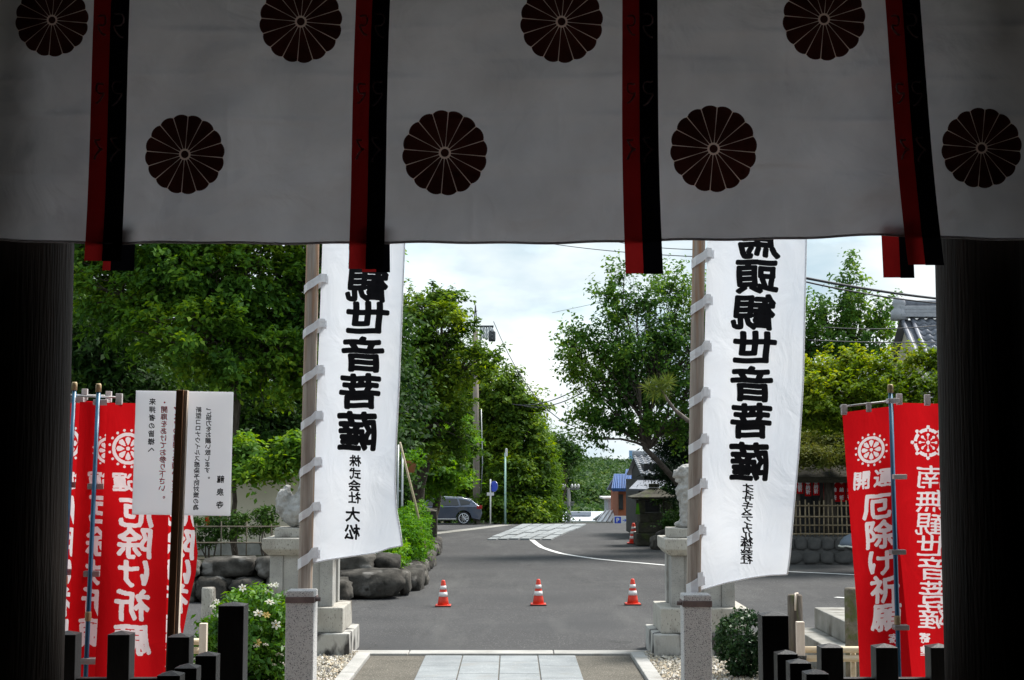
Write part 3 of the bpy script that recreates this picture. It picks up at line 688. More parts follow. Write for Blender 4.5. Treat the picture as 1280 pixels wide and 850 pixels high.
# ------------------------------------------------------------------ the curtain
CY = 6.6
def cwave(x, y):
    d = 0.028 * math.sin(x * 0.0193 + 0.6) + 0.012 * math.sin(x * 0.047 + y * 0.006) + 0.010 * math.sin(x * 0.011 - y * 0.021)
    d += 0.02 * math.sin((x + y * 0.8) * 0.016) * math.exp(-((y - 170) / 150.0) ** 2)
    d += 0.032 * noise.noise(Vector((x * 0.007, y * 0.011, 3.1))) + 0.022 * noise.noise(Vector((x * 0.012 + y * 0.012, y * 0.03, 7.7))) + 0.006 * noise.noise(Vector((x * 0.05, y * 0.06, 1.7)))
    for y0, a in ((36, 0.5), (72, -0.4), (96, 0.6), (148, 0.7), (215, -0.4)):     # creases from folding, broken up along the width
        d += 0.014 * a * math.exp(-((y - y0 - 4 * math.sin(x * 0.01 + y0)) / 4.0) ** 2) * (0.35 + math.sin(x * 0.013 + y0) ** 2)
    for x0 in (285, 590, 700, 925, 980): d += 0.010 * math.exp(-((x - x0) / 4.0) ** 2) * (0.4 + 0.6 * math.sin(y * 0.03 + x0))
    return d
def cbot(x): return interp([(-80, 302), (0, 299), (150, 304), (440, 303), (482, 304), (790, 302), (828, 301), (1100, 294), (1180, 297), (1360, 299)], x) + 1.0 * math.sin(x * 0.021) + 0.6 * math.sin(x * 0.057)
def cfn(x, y, lift=0.0): return P(x, y, CY + cwave(x, y) - lift)
cur = thing('gate_curtain', 'white temple curtain with dark crests hanging across the gate top', 'curtain', (0, CY, 3.6))
MT_c = MT['curtain']
grid_obj('cloth', lambda a, b: cfn(a, cbot(a) + (-170 - cbot(a)) * b), lin(-90, 1370, 420), lin(0, 1, 150), MT_c, cur, True)
def hem():
    m_ = MB(); m_.tube([cfn(x, cbot(x), 0.0) for x in lin(-90, 1370, 120)], 0.006, 6); m_.build('hem', MT_c, cur, True)
hem()
MB().tube([(-2.75, CY, P(640, -168, CY).z), (2.75, CY, P(640, -168, CY).z)], 0.025, 10).build('hanging_rod', MT['hall_wood'], cur, True)
def crest(cx_, cy_, r):
    n = 16; a0 = 0.11
    dk = []; 
    V = []; F = []
    for k in range(n):      # petals
        t0 = a0 + 2 * math.pi * (k - 0.472) / n; t1 = a0 + 2 * math.pi * (k + 0.472) / n; tm = (t0 + t1) / 2
        pts = []
        for rr in (0.145, 0.4, 0.7, 0.95): pts.append((rr * math.cos(tm - (tm - t0) * (1 if rr > 0.2 else 0.75)), rr * math.sin(tm - (tm - t0) * (1 if rr > 0.2 else 0.75))))
        for q in range(1, 6):
            an = t0 + (t1 - t0) * q / 6; rr = 0.95 + 0.05 * math.sin(math.pi * q / 6) ** 0.7; pts.append((rr * math.cos(an), rr * math.sin(an)))
        for rr in (0.95, 0.7, 0.4, 0.145): pts.append((rr * math.cos(tm + (t1 - tm) * (1 if rr > 0.2 else 0.75)), rr * math.sin(tm + (t1 - tm) * (1 if rr > 0.2 else 0.75))))
        b = len(V); V.append((0.62 * math.cos(tm), 0.62 * math.sin(tm)))
        V += pts; m_ = len(pts)
        F += [(b, b + 1 + i, b + 1 + (i + 1) % m_) for i in range(m_)]
    b = len(V); V.append((0, 0)); V += [(0.095 * math.cos(2 * math.pi * i / 16), 0.095 * math.sin(2 * math.pi * i / 16)) for i in range(16)]
    F += [(b, b + 1 + i, b + 1 + (i + 1) % 16) for i in range(16)]
    org = OFF[cur.name]
    def fine(V, F):        # short edges so the dye follows every crease of the cloth
        bm = bmesh.new(); vs = [bm.verts.new((x, y, 0)) for x, y in V]
        for f in F:
            try: bm.faces.new([vs[i] for i in f])
            except ValueError: pass
        for _ in range(4):
            le = [e for e in bm.edges if e.calc_length() > 0.075]
            if not le: break
            bmesh.ops.subdivide_edges(bm, edges=le, cuts=1); bmesh.ops.triangulate(bm, faces=bm.faces)
        bm.verts.index_update(); v2 = [(v.co.x, v.co.y) for v in bm.verts]; f2 = [tuple(v.index for v in f.verts) for f in bm.faces]; bm.free()
        return v2, f2
    V, F = fine(V, F)
    V2 = [(0, 0)]; F2 = []
    for i in range(96): V2.append((0.965 * math.cos(2 * math.pi * i / 96), 0.965 * math.sin(2 * math.pi * i / 96)))
    V2 += [(0.5 * x, 0.5 * y) for x, y in V2[1:]]
    for i in range(96): F2 += [(0, 97 + i, 97 + (i + 1) % 96), (97 + i, 1 + i, 1 + (i + 1) % 96, 97 + (i + 1) % 96)]
    V2, F2 = fine(V2, F2)
    me = bpy.data.meshes.new('crest'); me.from_pydata([tuple(cfn(cx_ + x * r, cy_ - y * r, 0.005) - org) for x, y in V2], [], F2)
    c0 = put('crest', me, MT['crest_line'], cur, org)
    me = bpy.data.meshes.new('petals'); me.from_pydata([tuple(cfn(cx_ + x * r, cy_ - y * r, 0.010) - org) for x, y in V], [], F)
    put('petals', me, MT['crest'], c0, org)
for c in ((65, 25, 46), (376, 27, 52), (702, 27, 52), (1030, 24, 52), (231, 193, 50), (556, 191, 53.5), (892, 186, 54.5), (1227, 185, 50.5)): crest(*c)
def ribbon(top, bot, ybot, split=0.48, lift=0.02, marks=True, name='ribbon', ytop=-168):
    """top/bot: (x left, x right)"""
    def edge(y, e):
        t = (y + 170) / (ybot + 170); return top[e] + (bot[e] - top[e]) * (t ** 1.3) + 1.5 * math.sin(y * 0.012 + top[0])
    def fn(a, y, l=0.0):
        x = edge(y, 0) + (edge(y, 1) - edge(y, 0)) * a
        return P(x, y, CY + cwave(x, min(y, 300)) - lift - l - 0.012 * math.sin(a * math.pi + y * 0.01))
    r = grid_obj(name, lambda a, b: fn(a * split, b), lin(0, 1, 5), lin(ybot, ytop, 40), MT['ribbon_red'], cur, True)
    r2 = grid_obj('black_strip', lambda a, b: fn(split + a * (1 - split), b), lin(0, 1, 5), lin(ybot + 0.5, ytop, 40), MT['ribbon_black'], r, True)
    if marks:
        for yb in (30, 115, 185):
            for a0, sc in ((0.25, 1.0), (0.72, 1.25)):
                m_ = MB(); pts = []
                for i in range(14):
                    t = i / 13; pts.append(fn(a0 + 0.11 * sc * math.sin(t * 9 + yb), yb + sc * (26 * t - 13) + 3 * math.cos(t * 14), 0.004))
                m_.tube(pts, 0.0045, 4); m_.build('brush_mark', MT['ribbon_mark'], r, True)
ribbon((124, 168), (104, 150), 326); ribbon((150, 172), (128, 168), 338, 0.25, -0.035, False, ytop=282)
ribbon((450, 492), (434, 478), 336); ribbon((455, 490), (452, 487), 340, 0.5, -0.035, False, ytop=282)
ribbon((775, 818), (782, 829), 342)
ribbon((1095, 1138), (1136, 1181), 331); ribbon((1090, 1130), (1103, 1142), 347, 0.55, -0.035, False, ytop=282)

# ------------------------------------------------------------------ black picket fences of the hall
def fence(nm, X, rowy, rowx, inner, tall):
    t = thing('picket_fence', 'low black fence of square pickets on the %s side of the gate' % nm, 'fence', (X, 7.8, FL), 'black fences')
    pk = MB()
    def picket(x, y, ztop, wd):
        m_ = MB(); h = ztop - FL
        m_.box((x, y, FL + (h - 0.017) / 2), (wd, wd, h - 0.017))
        b = len(m_.v); hz = FL + h - 0.017
        m_.v += [(x - wd / 2, y - wd / 2, hz), (x + wd / 2, y - wd / 2, hz), (x + wd / 2, y + wd / 2, hz), (x - wd / 2, y + wd / 2, hz), (x, y, ztop)]
        m_.f = [f for f in m_.f if f != (4, 5, 6, 7)]
        m_.f += [(b, b + 1, b + 4), (b + 1, b + 2, b + 4), (b + 2, b + 3, b + 4), (b + 3, b, b + 4)]
        return m_
    for (px, py) in rowy:
        p = P(px, py, 7.75)
        picket(p.x, 7.75, p.z, 0.118).build('picket', MT['black_paint'], t, bev=0.004)
    for (px, py) in inner:
        Yp = 0.93 * FOC / (py - 586.0); p = P(px, py, Yp)
        picket(p.x, Yp, p.z, 0.104).build('picket', MT['black_paint'], t, bev=0.004)
    xi = P(inner[0][0], inner[0][1], 0.93 * FOC / (inner[0][1] - 586.0)).x
    for Yp in (6.2, 5.82, 5.44, 5.06): picket(xi, Yp, 1.47, 0.104).build('picket', MT['black_paint'], t, bev=0.004)
    Yt = abs(xi) / (abs(tall[0] - 640) / FOC); p = P(tall[0], tall[1], Yt)
    picket(p.x, Yt, p.z, 0.138).build('corner_post', MT['black_paint'], t, bev=0.004)
    zr = P(rowx, 847, 7.75).z
    sx = 1 if X > 0 else -1
    MB().span((xi + sx * 0.06, 7.722, zr - 0.09), (sx * 3.6, 7.778, zr)).build('rail', MT['black_paint'], t, bev=0.003)
    MB().span((xi - 0.025, 5.0, zr - 0.14), (xi + 0.025, Yt - 0.07, zr - 0.05)).build('rail', MT['black_paint'], t, bev=0.003)
    MB().span((xi - 0.027, 5.0, FL + 0.08), (xi + 0.027, Yt - 0.07, FL + 0.16)).build('rail', MT['black_paint'], t, bev=0.003)
fence('left', -1.55, [(16, 788), (85, 788), (152, 788), (226, 791)], 150, [(260, 814), (235, 829), (214, 838)], (292, 752))
fence('right', 1.41, [(1037, 804), (1105, 804), (1173, 804), (1241, 804)], 1110, [(982, 812), (998, 823), (1019, 836)], (966, 764))

# ------------------------------------------------------------------ notice board
nb = thing('notice_board', 'white notice sheet with mirrored black and red writing on brown post', 'sign', P(221, 900, 8.3) * Vector((1, 1, 0)) if False else (P(221, 900, 8.3).x, 8.3, 0))
pa, pb = P(227.5, 488, 8.3), P(214, 838, 8.3)
mb = MB(); sl = (pa.x - pb.x) / (pa.z - pb.z); xb = pb.x - sl * pb.z
mb.box((xb, 8.27, pa.z / 2), (0.042, 0.05, pa.z), lean=(sl, 0)); mb.build('post', MT['sign_wood'], nb, bev=0.003)
mb = MB(); mb.box((xb + 0.031, 8.285, pa.z / 2), (0.018, 0.04, pa.z - 0.002), lean=(sl, 0)); mb.build('lit_side_strip', MT['pale_wood'], nb, bev=0.002)  # added pale strip: light on the post's right side put into colour
bq = [(170, 488), (292, 490), (288, 645), (165, 643)]
mb = MB(); f_ = [P(x, y, 8.335) for x, y in bq]; b_ = [P(x, y, 8.345) for x, y in bq]
mb.v = [tuple(v) for v in f_ + b_]; mb.f = [(0, 1, 2, 3), (7, 6, 5, 4), (0, 4, 5, 1), (1, 5, 6, 2), (2, 6, 7, 3), (3, 7, 4, 0)]
mb.build('panel', MT['board_white'], nb)
bf = lambda x, y, l=0.0: P(x - (y - 488) * 0.03 + 4, y, 8.333 - l)
lettering('lettering', column('来拝者の皆様へ', 187, 502, 562, 8.5), bf, MT['print_black'], nb, 0.03, 5, True)
lettering('lettering', column('・開扉をあけてお参り下さい。', 202, 503, 619, 9), bf, MT['print_red'], nb, 0.025, 5, True)
lettering('lettering', column('・マスクの着用をお願いします。', 218, 503, 626, 9), bf, MT['print_red'], nb, 0.025, 5, True)
lettering('lettering', column('新型コロナウイルス感染予防対策の為', 245, 512, 634, 7.5), bf, MT['print_black'], nb, 0.03, 5, True)
lettering('lettering', column('ご協力をお願い致します。', 258, 514, 595, 7.5), bf, MT['print_black'], nb, 0.03, 5, True)
lettering('lettering', column('龍泉寺', 275, 599, 631, 9.5), bf, MT['print_black'], nb, 0.03, 5, True)

# ------------------------------------------------------------------ red flags
def wheel_tris(style):
    V = []; F = []
    def ring(r0, r1, a=0, b=2 * math.pi, n=48):
        s_ = len(V)
        for i in range(n + 1):
            t = a + (b - a) * i / n
            V.append((r0 * math.cos(t), r0 * math.sin(t))); V.append((r1 * math.cos(t), r1 * math.sin(t)))
        for i in range(n): F.append((s_ + 2 * i, s_ + 2 * i + 1, s_ + 2 * i + 3)); F.append((s_ + 2 * i, s_ + 2 * i + 3, s_ + 2 * i + 2))
    def dot(x, y, q, n=10):
        s_ = len(V); V.append((x, y))
        for i in range(n): V.append((x + q * math.cos(2 * math.pi * i / n), y + q * math.sin(2 * math.pi * i / n)))
        for i in range(n): F.append((s_, s_ + 1 + i, s_ + 1 + (i + 1) % n))
    if style == 0:
        ring(0.66, 0.84)
        for k in range(8):
            a = 2 * math.pi * k / 8; s_ = len(V)
            for (rr, da) in ((0.16, 0), (0.36, 0.30), (0.56, 0.26), (0.63, 0), (0.56, -0.26), (0.36, -0.30)): V.append((rr * math.cos(a + da), rr * math.sin(a + da)))
            F += [(s_, s_ + q, s_ + q + 1) for q in range(1, 5)]
        for k in range(16): dot(0.97 * math.cos(math.pi * k / 8 + .2), 0.97 * math.sin(math.pi * k / 8 + .2), 0.075)
        dot(0, 0, 0.11)
    else:
        for k in range(8): ring(0.66, 0.86, math.pi * k / 4 + 0.08, math.pi * (k + 1) / 4 - 0.08, 8)
        for k in range(8):
            a = math.pi * k / 4
            dot(0.93 * math.cos(a), 0.93 * math.sin(a), 0.11); dot(0.47 * math.cos(a), 0.47 * math.sin(a), 0.09)
            ring(0.16, 0.40, a - 0.09, a + 0.09, 2)
        dot(0, 0, 0.12)
    return np.array(V), F
def flag(label, Y, left, right, y0, y1, wave, pole, texts, wheels, mirror, group, tabs, bar, wt=0):
    """left/right: edge tables [(y,x)] as bearings; lettering and emblem are dyed into the cloth (a 'print' attribute on a fine mesh)"""
    gx = interp(left, y1)
    t = thing('prayer_flag', label, 'flag', (P(gx, 700, Y).x, Y, 0), group)
    def fn(x, y, l=0.0): return P(x, y, Y + wave(x, y) - l)
    nu, nv = 110, 340; RS = 5
    X0, X1 = min(x for _, x in left) - 4, max(x for _, x in right) + 4; W_, H_ = int((X1 - X0) * RS), int((y1 - y0 + 30) * RS)
    img = np.zeros((H_, W_), np.float32)
    def tri(p):
        x0 = max(0, int(p[:, 0].min())); x1 = min(W_ - 1, int(p[:, 0].max()) + 1); ya = max(0, int(p[:, 1].min())); yb = min(H_ - 1, int(p[:, 1].max()) + 1)
        if x1 < x0 or yb < ya: return
        gx_, gy_ = np.meshgrid(np.arange(x0, x1 + 1), np.arange(ya, yb + 1))
        e = []
        for i in range(3):
            a, b = p[i], p[(i + 1) % 3]; e.append((b[0] - a[0]) * (gy_ - a[1]) - (b[1] - a[1]) * (gx_ - a[0]))
        ins = ((e[0] >= 0) & (e[1] >= 0) & (e[2] >= 0)) | ((e[0] <= 0) & (e[1] <= 0) & (e[2] <= 0))
        img[ya:yb + 1, x0:x1 + 1][ins] = 1.0
    sg = -1 if mirror else 1
    for tx, bold in texts:
        for (ch, cx_, cy_, w_, h_) in tx:
            gv, gf = glyph(ch)
            xx = gv[:, 0] + 0.02 * np.sin(gv[:, 1] * 5 + ord(ch)); yy = gv[:, 1] + 0.025 * gv[:, 0] + 0.012 * np.sin(gv[:, 0] * 9 + ord(ch))
            for k in range(6):
                ox, oy = bold * 0.8 * math.cos(k * math.pi / 3), bold * math.sin(k * math.pi / 3)
                q = np.stack([(cx_ + sg * (xx + ox) * w_ - X0) * RS, (cy_ - (yy + oy) * h_ - y0 + 10) * RS], 1)
                for f in gf: tri(q[list(f)])
    for (x, y, r) in wheels:
        wv_, wf_ = wheel_tris(wt); q = np.stack([(x + wv_[:, 0] * r - X0) * RS, (y - wv_[:, 1] * r - y0 + 10) * RS], 1)
        for f in wf_: tri(q[list(f)])
    k5 = np.cumsum(np.pad(img, ((3, 2), (0, 0))), 0); img = (k5[5:] - k5[:-5])[:H_] / 5 if False else img
    org = OFF[t.name]; V = []; pr = []
    for b in lin(0, 1, nv):
        y = y1 + (y0 - y1) * b; l_, r_ = interp(left, y), interp(right, y)
        for a in lin(0, 1, nu):
            x = l_ * (1 - a) + r_ * a; yy = y + interp(bar, x) * b
            V.append(tuple(fn(x, yy) - org)); ix, iy = int((x - X0) * RS), int((y - y0 + 10) * RS)
            pr.append(float(img[max(0, iy - 1):iy + 2, max(0, ix - 1):ix + 2].mean()) if 0 <= iy < H_ and 0 <= ix < W_ else 0.0)
    F = [(j * nu + i, j * nu + i + 1, (j + 1) * nu + i + 1, (j + 1) * nu + i) for j in range(nv - 1) for i in range(nu - 1)]
    me = bpy.data.meshes.new('cloth'); me.from_pydata(V, [], F); me.polygons.foreach_set('use_smooth', [True] * len(F))
    at = me.attributes.new('print', 'FLOAT', 'POINT'); at.data.foreach_set('value', pr)
    put('cloth', me, MT['printed_red'], t, org)
    if pole:
        (xa, ya), (xb_, yb) = pole
        A, B = P(xa, ya, Y - 0.06), P(xb_, yb, Y - 0.06); dr = (B - A) / (B.z - A.z); Z0 = A + dr * (0.0 - A.z)
        MB().tube([Z0, A], [0.016, 0.014], 10).build('pole', MT['blue_pole'], t, True)
        MB().lathe((A.x, A.y, A.z - 0.005), [(0.019, 0), (0.019, 0.045), (0.014, 0.055)], 10).build('pole_cap', MT['cream_plastic'], t, True)
        m_ = A + dr * ((P(0, yb - 70, Y).z) - A.z)
        MB().lathe((m_.x, m_.y, m_.z), [(0.018, 0), (0.021, 0.01), (0.021, 0.05), (0.018, 0.06)], 10).build('pole_joint', MT['cream_plastic'], t, True)
        MB().tube([P(interp(left, y0) - 3, y0 - 7 + interp(bar, interp(left, y0)), Y - 0.02), P(interp(right, y0) + 3, y0 - 7 + interp(bar, interp(right, y0)), Y - 0.02)], 0.006, 8).build('cross_bar', MT['white_metal'], t, True)
    for (x, y, w_, h_) in tabs:
        c = P(x, y, Y + wave(x, y) - (0.045 if w_ > 10 else 0.012)); s_ = FOC / Y
        MB().box(c, (w_ / s_, 0.07 if w_ > 10 else 0.03, h_ / s_)).build('tab', MT['tab'], t, bev=0.004)
    return t
Z = [(0, 0), (9999, 0)]
big = '厄除け祈願'
# right pair
wv = lambda x, y: 0.035 * math.sin((x - 1050) * 0.055 + (y - 500) * 0.006) * min(1, (y - 480) / 120.0) + 0.02 * math.sin(y * 0.02)
flag('red flag right of the white banner with readable white characters and wheel', 9.30, [(500, 1053), (515, 1053), (640, 1062), (760, 1071), (850, 1075), (900, 1076)], [(500, 1113), (640, 1120), (850, 1140), (900, 1142)], 512, 872,
     wv, ((1113, 490), (1124, 850)),
     [([('開', 1077, 600, 23, 24), ('運', 1104, 599, 25, 24)], 0.034), ([('厄', 1096, 634, 38, 34), ('除', 1099, 669, 38, 37), ('け', 1101, 704, 38, 34), ('祈', 1106, 738, 38, 36), ('願', 1108, 772, 38, 36)], 0.036), ([('寄', 1117, 799, 14, 13), ('進', 1119, 815, 14, 13)], 0.02)],
     [(1089, 563, 20)], False, 'red prayer flags', [(1055, 512, 7, 13), (1086, 509, 6, 12), (1116, 501, 14, 6), (1124, 596, 16, 6), (1122, 690, 18, 6), (1126, 784, 18, 6)], [(1050, 4), (1120, -5)])
wv2 = lambda x, y: 0.03 * math.sin((x - 1110) * 0.06 + 0.8) + 0.015 * math.sin(y * 0.017 + x * 0.02)
flag('red flag against the right pillar with mirrored white characters and wheel', 9.45, [(500, 1117), (640, 1119), (850, 1128), (900, 1129)], [(500, 1226), (900, 1236)], 503, 872,
     wv2, None, [([('南', 1163, 595, 40, 31), ('無', 1163, 625, 40, 31), ('観', 1163, 654, 40, 31), ('世', 1164, 682, 40, 30), ('音', 1166, 710, 40, 31), ('菩', 1167, 740, 40, 31), ('薩', 1167, 770, 42, 33)], 0.008), ([('寄', 1156, 797, 15, 14), ('進', 1157, 813, 15, 14)], 0.02)],
     [(1160, 552, 21)], True, 'red prayer flags', [(1124, 499, 7, 14), (1159, 500, 7, 14)], [(1110, 0), (1230, 3)], 1)
# left four
flag('red flag on the blue pole nearest the left pillar', 9.42, [(500, 70), (850, 52)], [(500, 128), (850, 112)], 500, 858, lambda x, y: 0.03 * math.sin(x * 0.08 + 1) + 0.012 * math.sin(y * 0.02),
     ((93, 487), (77, 800)), [([('運', 88, 600, 26, 24)], 0.034), ([('厄', 76, 636, 42, 38), ('除', 74, 676, 42, 38), ('け', 72, 714, 42, 36), ('祈', 70, 752, 42, 38), ('願', 68, 790, 42, 38)], 0.036)],
     [(82, 553, 23)], True, 'red prayer flags', [(97, 500, 18, 7), (106, 493, 7, 14), (93, 606, 20, 7), (88, 715, 20, 7)], [(60, 0), (140, 2)])
flag('red flag on the second blue pole left of the notice board', 9.27, [(500, 100), (850, 82)], [(500, 150), (850, 130)], 502, 858, lambda x, y: 0.03 * math.sin(x * 0.09 + 2.4) + 0.012 * math.sin(y * 0.021),
     ((123, 489), (107, 845)), [([('運', 122, 600, 26, 24)], 0.034), ([('厄', 130, 636, 40, 38), ('除', 127, 676, 40, 38), ('け', 124, 714, 40, 36), ('祈', 121, 752, 40, 38), ('願', 118, 790, 40, 38)], 0.036)],
     [(136, 562, 20)], True, 'red prayer flags', [(127, 503, 18, 7), (136, 496, 7, 14), (121, 608, 20, 7), (116, 717, 20, 7), (113, 826, 20, 7)], [(90, 0), (160, 2)])
flag('large red flag with mirrored characters partly behind the notice board', 9.1, [(500, 134), (700, 126), (850, 118)], [(500, 214), (850, 206)], 503, 858, lambda x, y: 0.025 * math.sin(x * 0.06 + 0.5) + 0.01 * math.sin(y * 0.02),
     None, [([('運', 153, 602, 27, 25), ('開', 187, 602, 27, 25)], 0.034), ([('厄', 170, 640, 46, 40), ('除', 169, 678, 46, 41), ('け', 167, 716, 46, 38), ('祈', 165, 756, 46, 41), ('願', 165, 799, 46, 41)], 0.036), ([('寄', 150, 826, 14, 13), ('進', 149, 841, 14, 13)], 0.02)],
     [(160, 560, 24)], True, 'red prayer flags', [(149, 499, 8, 14), (182, 499, 8, 14)], [(120, 0), (220, 2)])
flag('red flag bulging out at the right behind the brown sign post', 9.5, [(500, 186), (850, 178)], [(500, 228), (600, 234), (645, 241), (690, 247), (715, 245), (745, 238), (790, 229), (858, 224)], 503, 858, lambda x, y: 0.03 * math.sin(x * 0.07 + 1.5) + 0.012 * math.sin(y * 0.02),
     None, [([('厄', 226, 640, 42, 38), ('除', 224, 680, 42, 40), ('け', 221, 715, 42, 36), ('祈', 215, 748, 42, 38), ('願', 208, 785, 40, 38)], 0.036), ([('寄', 201, 811, 14, 13), ('進', 200, 828, 14, 13)], 0.02)],
     [(220, 560, 22)], True, 'red prayer flags', [], Z)

# ------------------------------------------------------------------ white banners on timber poles in granite posts
def banner(label, Y, xpole, post, ledge, redge, bot, chars, small, straps, plabel, pollabel, wv, holder):
    (px0, px1, ptop) = post
    a, b = P(px0, ptop, Y), P(px1, ptop, Y); wpx = b.x - a.x; cx_ = (a.x + b.x) / 2; zt = a.z
    pt = thing('granite_post', plabel, 'post', (cx_, Y, 0), 'granite posts')
    MB().span((cx_ - wpx / 2, Y - wpx / 2, -0.1), (cx_ + wpx / 2, Y + wpx / 2, zt)).build('shaft', MT['granite'], pt, bev=0.012)
    zc = zt - 0.075
    MB().span((cx_ - wpx / 2 - 0.004, Y - wpx / 2 - 0.006, zc - 0.025), (cx_ + wpx / 2 + 0.004, Y + wpx / 2 + 0.006, zc + 0.025)).build('iron_band', MT['iron'], pt, bev=0.003)
    MB().tube([(cx_ + holder * (wpx / 2 - 0.03), Y - 0.05, zc), (cx_ + holder * (wpx / 2 + 0.045), Y - 0.05, zc)], 0.018, 6).build('bolt', MT['iron'], pt, True)
    Yp = Y + wpx / 2 + 0.09
    t = thing('banner_pole', pollabel, 'pole', (P(xpole[1], 730, Yp).x, Yp, 0), 'banner poles')
    A, B = P(xpole[0], 305, Yp), P(xpole[1], 730, Yp); dr = (A - B) / (A.z - B.z); z1 = 7.2
    pts = [B + dr * (zz - B.z) for zz in lin(0.0, z1, 8)]
    MB().tube(pts, [0.062, 0.062, 0.06, 0.058, 0.056, 0.054, 0.052, 0.05], 12).build('shaft', MT['pole_wood'], t, True)
    MB().lathe((pts[-1].x, pts[-1].y, pts[-1].z), [(0.055, 0), (0.075, 0.03), (0.06, 0.07), (0.02, 0.1)], 12).build('finial', MT['iron'], t, True)
    Yb = Yp - 0.02
    bn = thing('banner', label, 'banner', (P(ledge[-1][1], 600, Yb).x, Yb, 1.2), 'white vertical banners')
    def fn(x, y, l=0.0): return P(x, y, Yb + wv(x, y) - l)
    y0 = 40
    def cl(a_, b_):
        u = a_; yb = bot(u); y = yb + (y0 - yb) * b_
        x = interp(ledge, y) * (1 - u) + interp(redge, y) * u
        return fn(x, y)
    grid_obj('cloth', cl, lin(0, 1, 48), lin(0, 1, 110), MT['banner'], bn, True)
    m_ = MB(); m_.tube([cl(a_, 0) for a_ in lin(0, 1, 30)], 0.006, 6); m_.tube([cl(1, b_) for b_ in lin(0, 1, 60)], 0.006, 6); m_.build('hem', MT['strap'], bn, True)
    lettering('lettering', chars, lambda x, y, l: fn(x, y, 0.009 + l), MT['ink'], bn, 0.038, 12, True, 0.0004)
    lettering('lettering', small, lambda x, y, l: fn(x, y, 0.009 + l), MT['ink'], bn, 0.03, 8, True, 0.0003)
    for (y, tw) in straps:
        tw = tw * 1.3
        # loop round the pole and back to the cloth edge
        xe = interp(ledge, y); xp = xpole[0] + (xpole[1] - xpole[0]) * (y - 305) / 425.0; s_ = FOC / Yp; rr = 0.066
        c = P(xp, y + 4, Yp); e = P(xe + 7, y, Yb); V = []; F = []
        path = [(e.x, Yb + wv(xe + 7, y) - 0.012, 0.045), (e.x - 0.05, Yb - 0.04, 0.04), (c.x + 0.03, Yp - rr - 0.008, 0.0), (c.x - 0.03, Yp - rr - 0.004, -0.035), (c.x - rr, Yp - 0.02, -0.06), (c.x - rr * 0.9, Yp + 0.03, -0.06), (c.x, Yp + rr, -0.04), (c.x + rr, Yp + 0.03, 0.0), (e.x, Yb + wv(xe + 7, y) + 0.012, 0.045)]
        n = len(path); hw = tw / s_ / 2
        for sgn in (-1, 1):
            for (x, yy, dz) in path: V.append((x, yy, c.z + dz + sgn * hw))
        F = [(i, i + 1, n + i + 1, n + i) for i in range(n - 1)]
        mm = MB(); mm.v = V; mm.f = F; o_ = mm.build('strap', MT['strap'], bn)
        sm = o_.modifiers.new('thickness', 'SOLIDIFY'); sm.thickness = 0.004
        # reinforcing patch on the cloth
        q = MB(); k = 5.5
        q.v = [tuple(fn(xe + dx, y + dy, 0.006)) for dx, dy in ((1, -k), (9, -k), (9, k), (1, k))]; q.f = [(0, 1, 2, 3)]; q.build('patch', MT['strap'], bn)
    return bn
def w1(x, y):
    return 0.03 * math.sin((x - 390) * 0.05 + (y - 300) * 0.004) + 0.02 * math.sin((x * 0.7 + y) * 0.03) * max(0, (y - 520) / 180.0) + 0.012 * math.sin((x + 0.6 * y) * 0.045)
s1 = '観世音菩薩'
ch1 = [('頭', 461, 311, 52, 44), ('観', 459, 355, 54, 46), ('世', 459, 398, 56, 44), ('音', 454, 443, 56, 45), ('菩', 450, 489, 54, 45), ('薩', 447, 539, 52, 50)]
sm1 = [('株', 444, 576, 15, 15), ('式', 444, 592, 15, 15), ('会', 443, 607, 16, 15), ('社', 443, 622, 16, 15), ('大', 441, 643, 19, 19), ('松', 440, 665, 20, 20)]
banner('white banner with bold mirrored black characters, left of the two tall banners', 12.0, (391, 381.5), (360, 395, 737),
       [(40, 413), (305, 403), (500, 396), (700, 391)], [(40, 512), (305, 506), (480, 499), (560, 495), (610, 494), (640, 496), (660, 500), (690, 504)],
       lambda u: interp([(0, 704), (0.15, 700), (0.45, 695), (0.7, 691), (0.85, 685), (1, 682)], u),
       ch1, sm1, [(94, 8), (164, 8), (237, 8), (350, 8), (406, 8), (464, 8), (521, 8), (579, 8), (635, 8), (693, 10)],
       'granite post holding the pole of the banner near the gardenia', 'weathered timber pole carrying the left white banner', w1, 1)
def w2(x, y):
    return 0.03 * math.sin((x - 880) * 0.043 + (y - 300) * 0.003 + 1) + 0.018 * math.sin((x * 0.6 - y) * 0.03) * max(0, (y - 520) / 180.0) + 0.008 * math.sin((x + 0.5 * y) * 0.05)
ch2 = [('馬', 948, 301, 54, 46), ('頭', 946, 345, 54, 45), ('観', 942, 390, 56, 46), ('世', 943, 435, 57, 44), ('音', 940, 480, 56, 45), ('菩', 939, 526, 54, 45), ('薩', 937, 577, 52, 49)]
sm2 = column('オオサキメディカル株式会社', (935, 933), 609, 700, 16, 10.5)
banner('white banner with bold mirrored black characters, right of the two tall banners', 12.0, (873.5, 867), (852, 887, 742),
       [(40, 892), (305, 884), (500, 879), (735, 872)], [(40, 1012), (300, 1008), (480, 1004), (560, 999), (640, 992), (700, 987), (717, 984)],
       lambda u: interp([(0, 739), (0.12, 735), (0.3, 729), (0.6, 722), (0.8, 719), (1, 718)], u),
       ch2, sm2, [(90, 8), (147, 8), (205, 8), (262, 8), (318, 9), (376, 9), (434, 9), (492, 9), (550, 9), (606, 9), (664, 9), (726, 13)],
       'granite post holding the pole of the banner near the round bush', 'weathered timber pole carrying the right white banner', w2, -1)

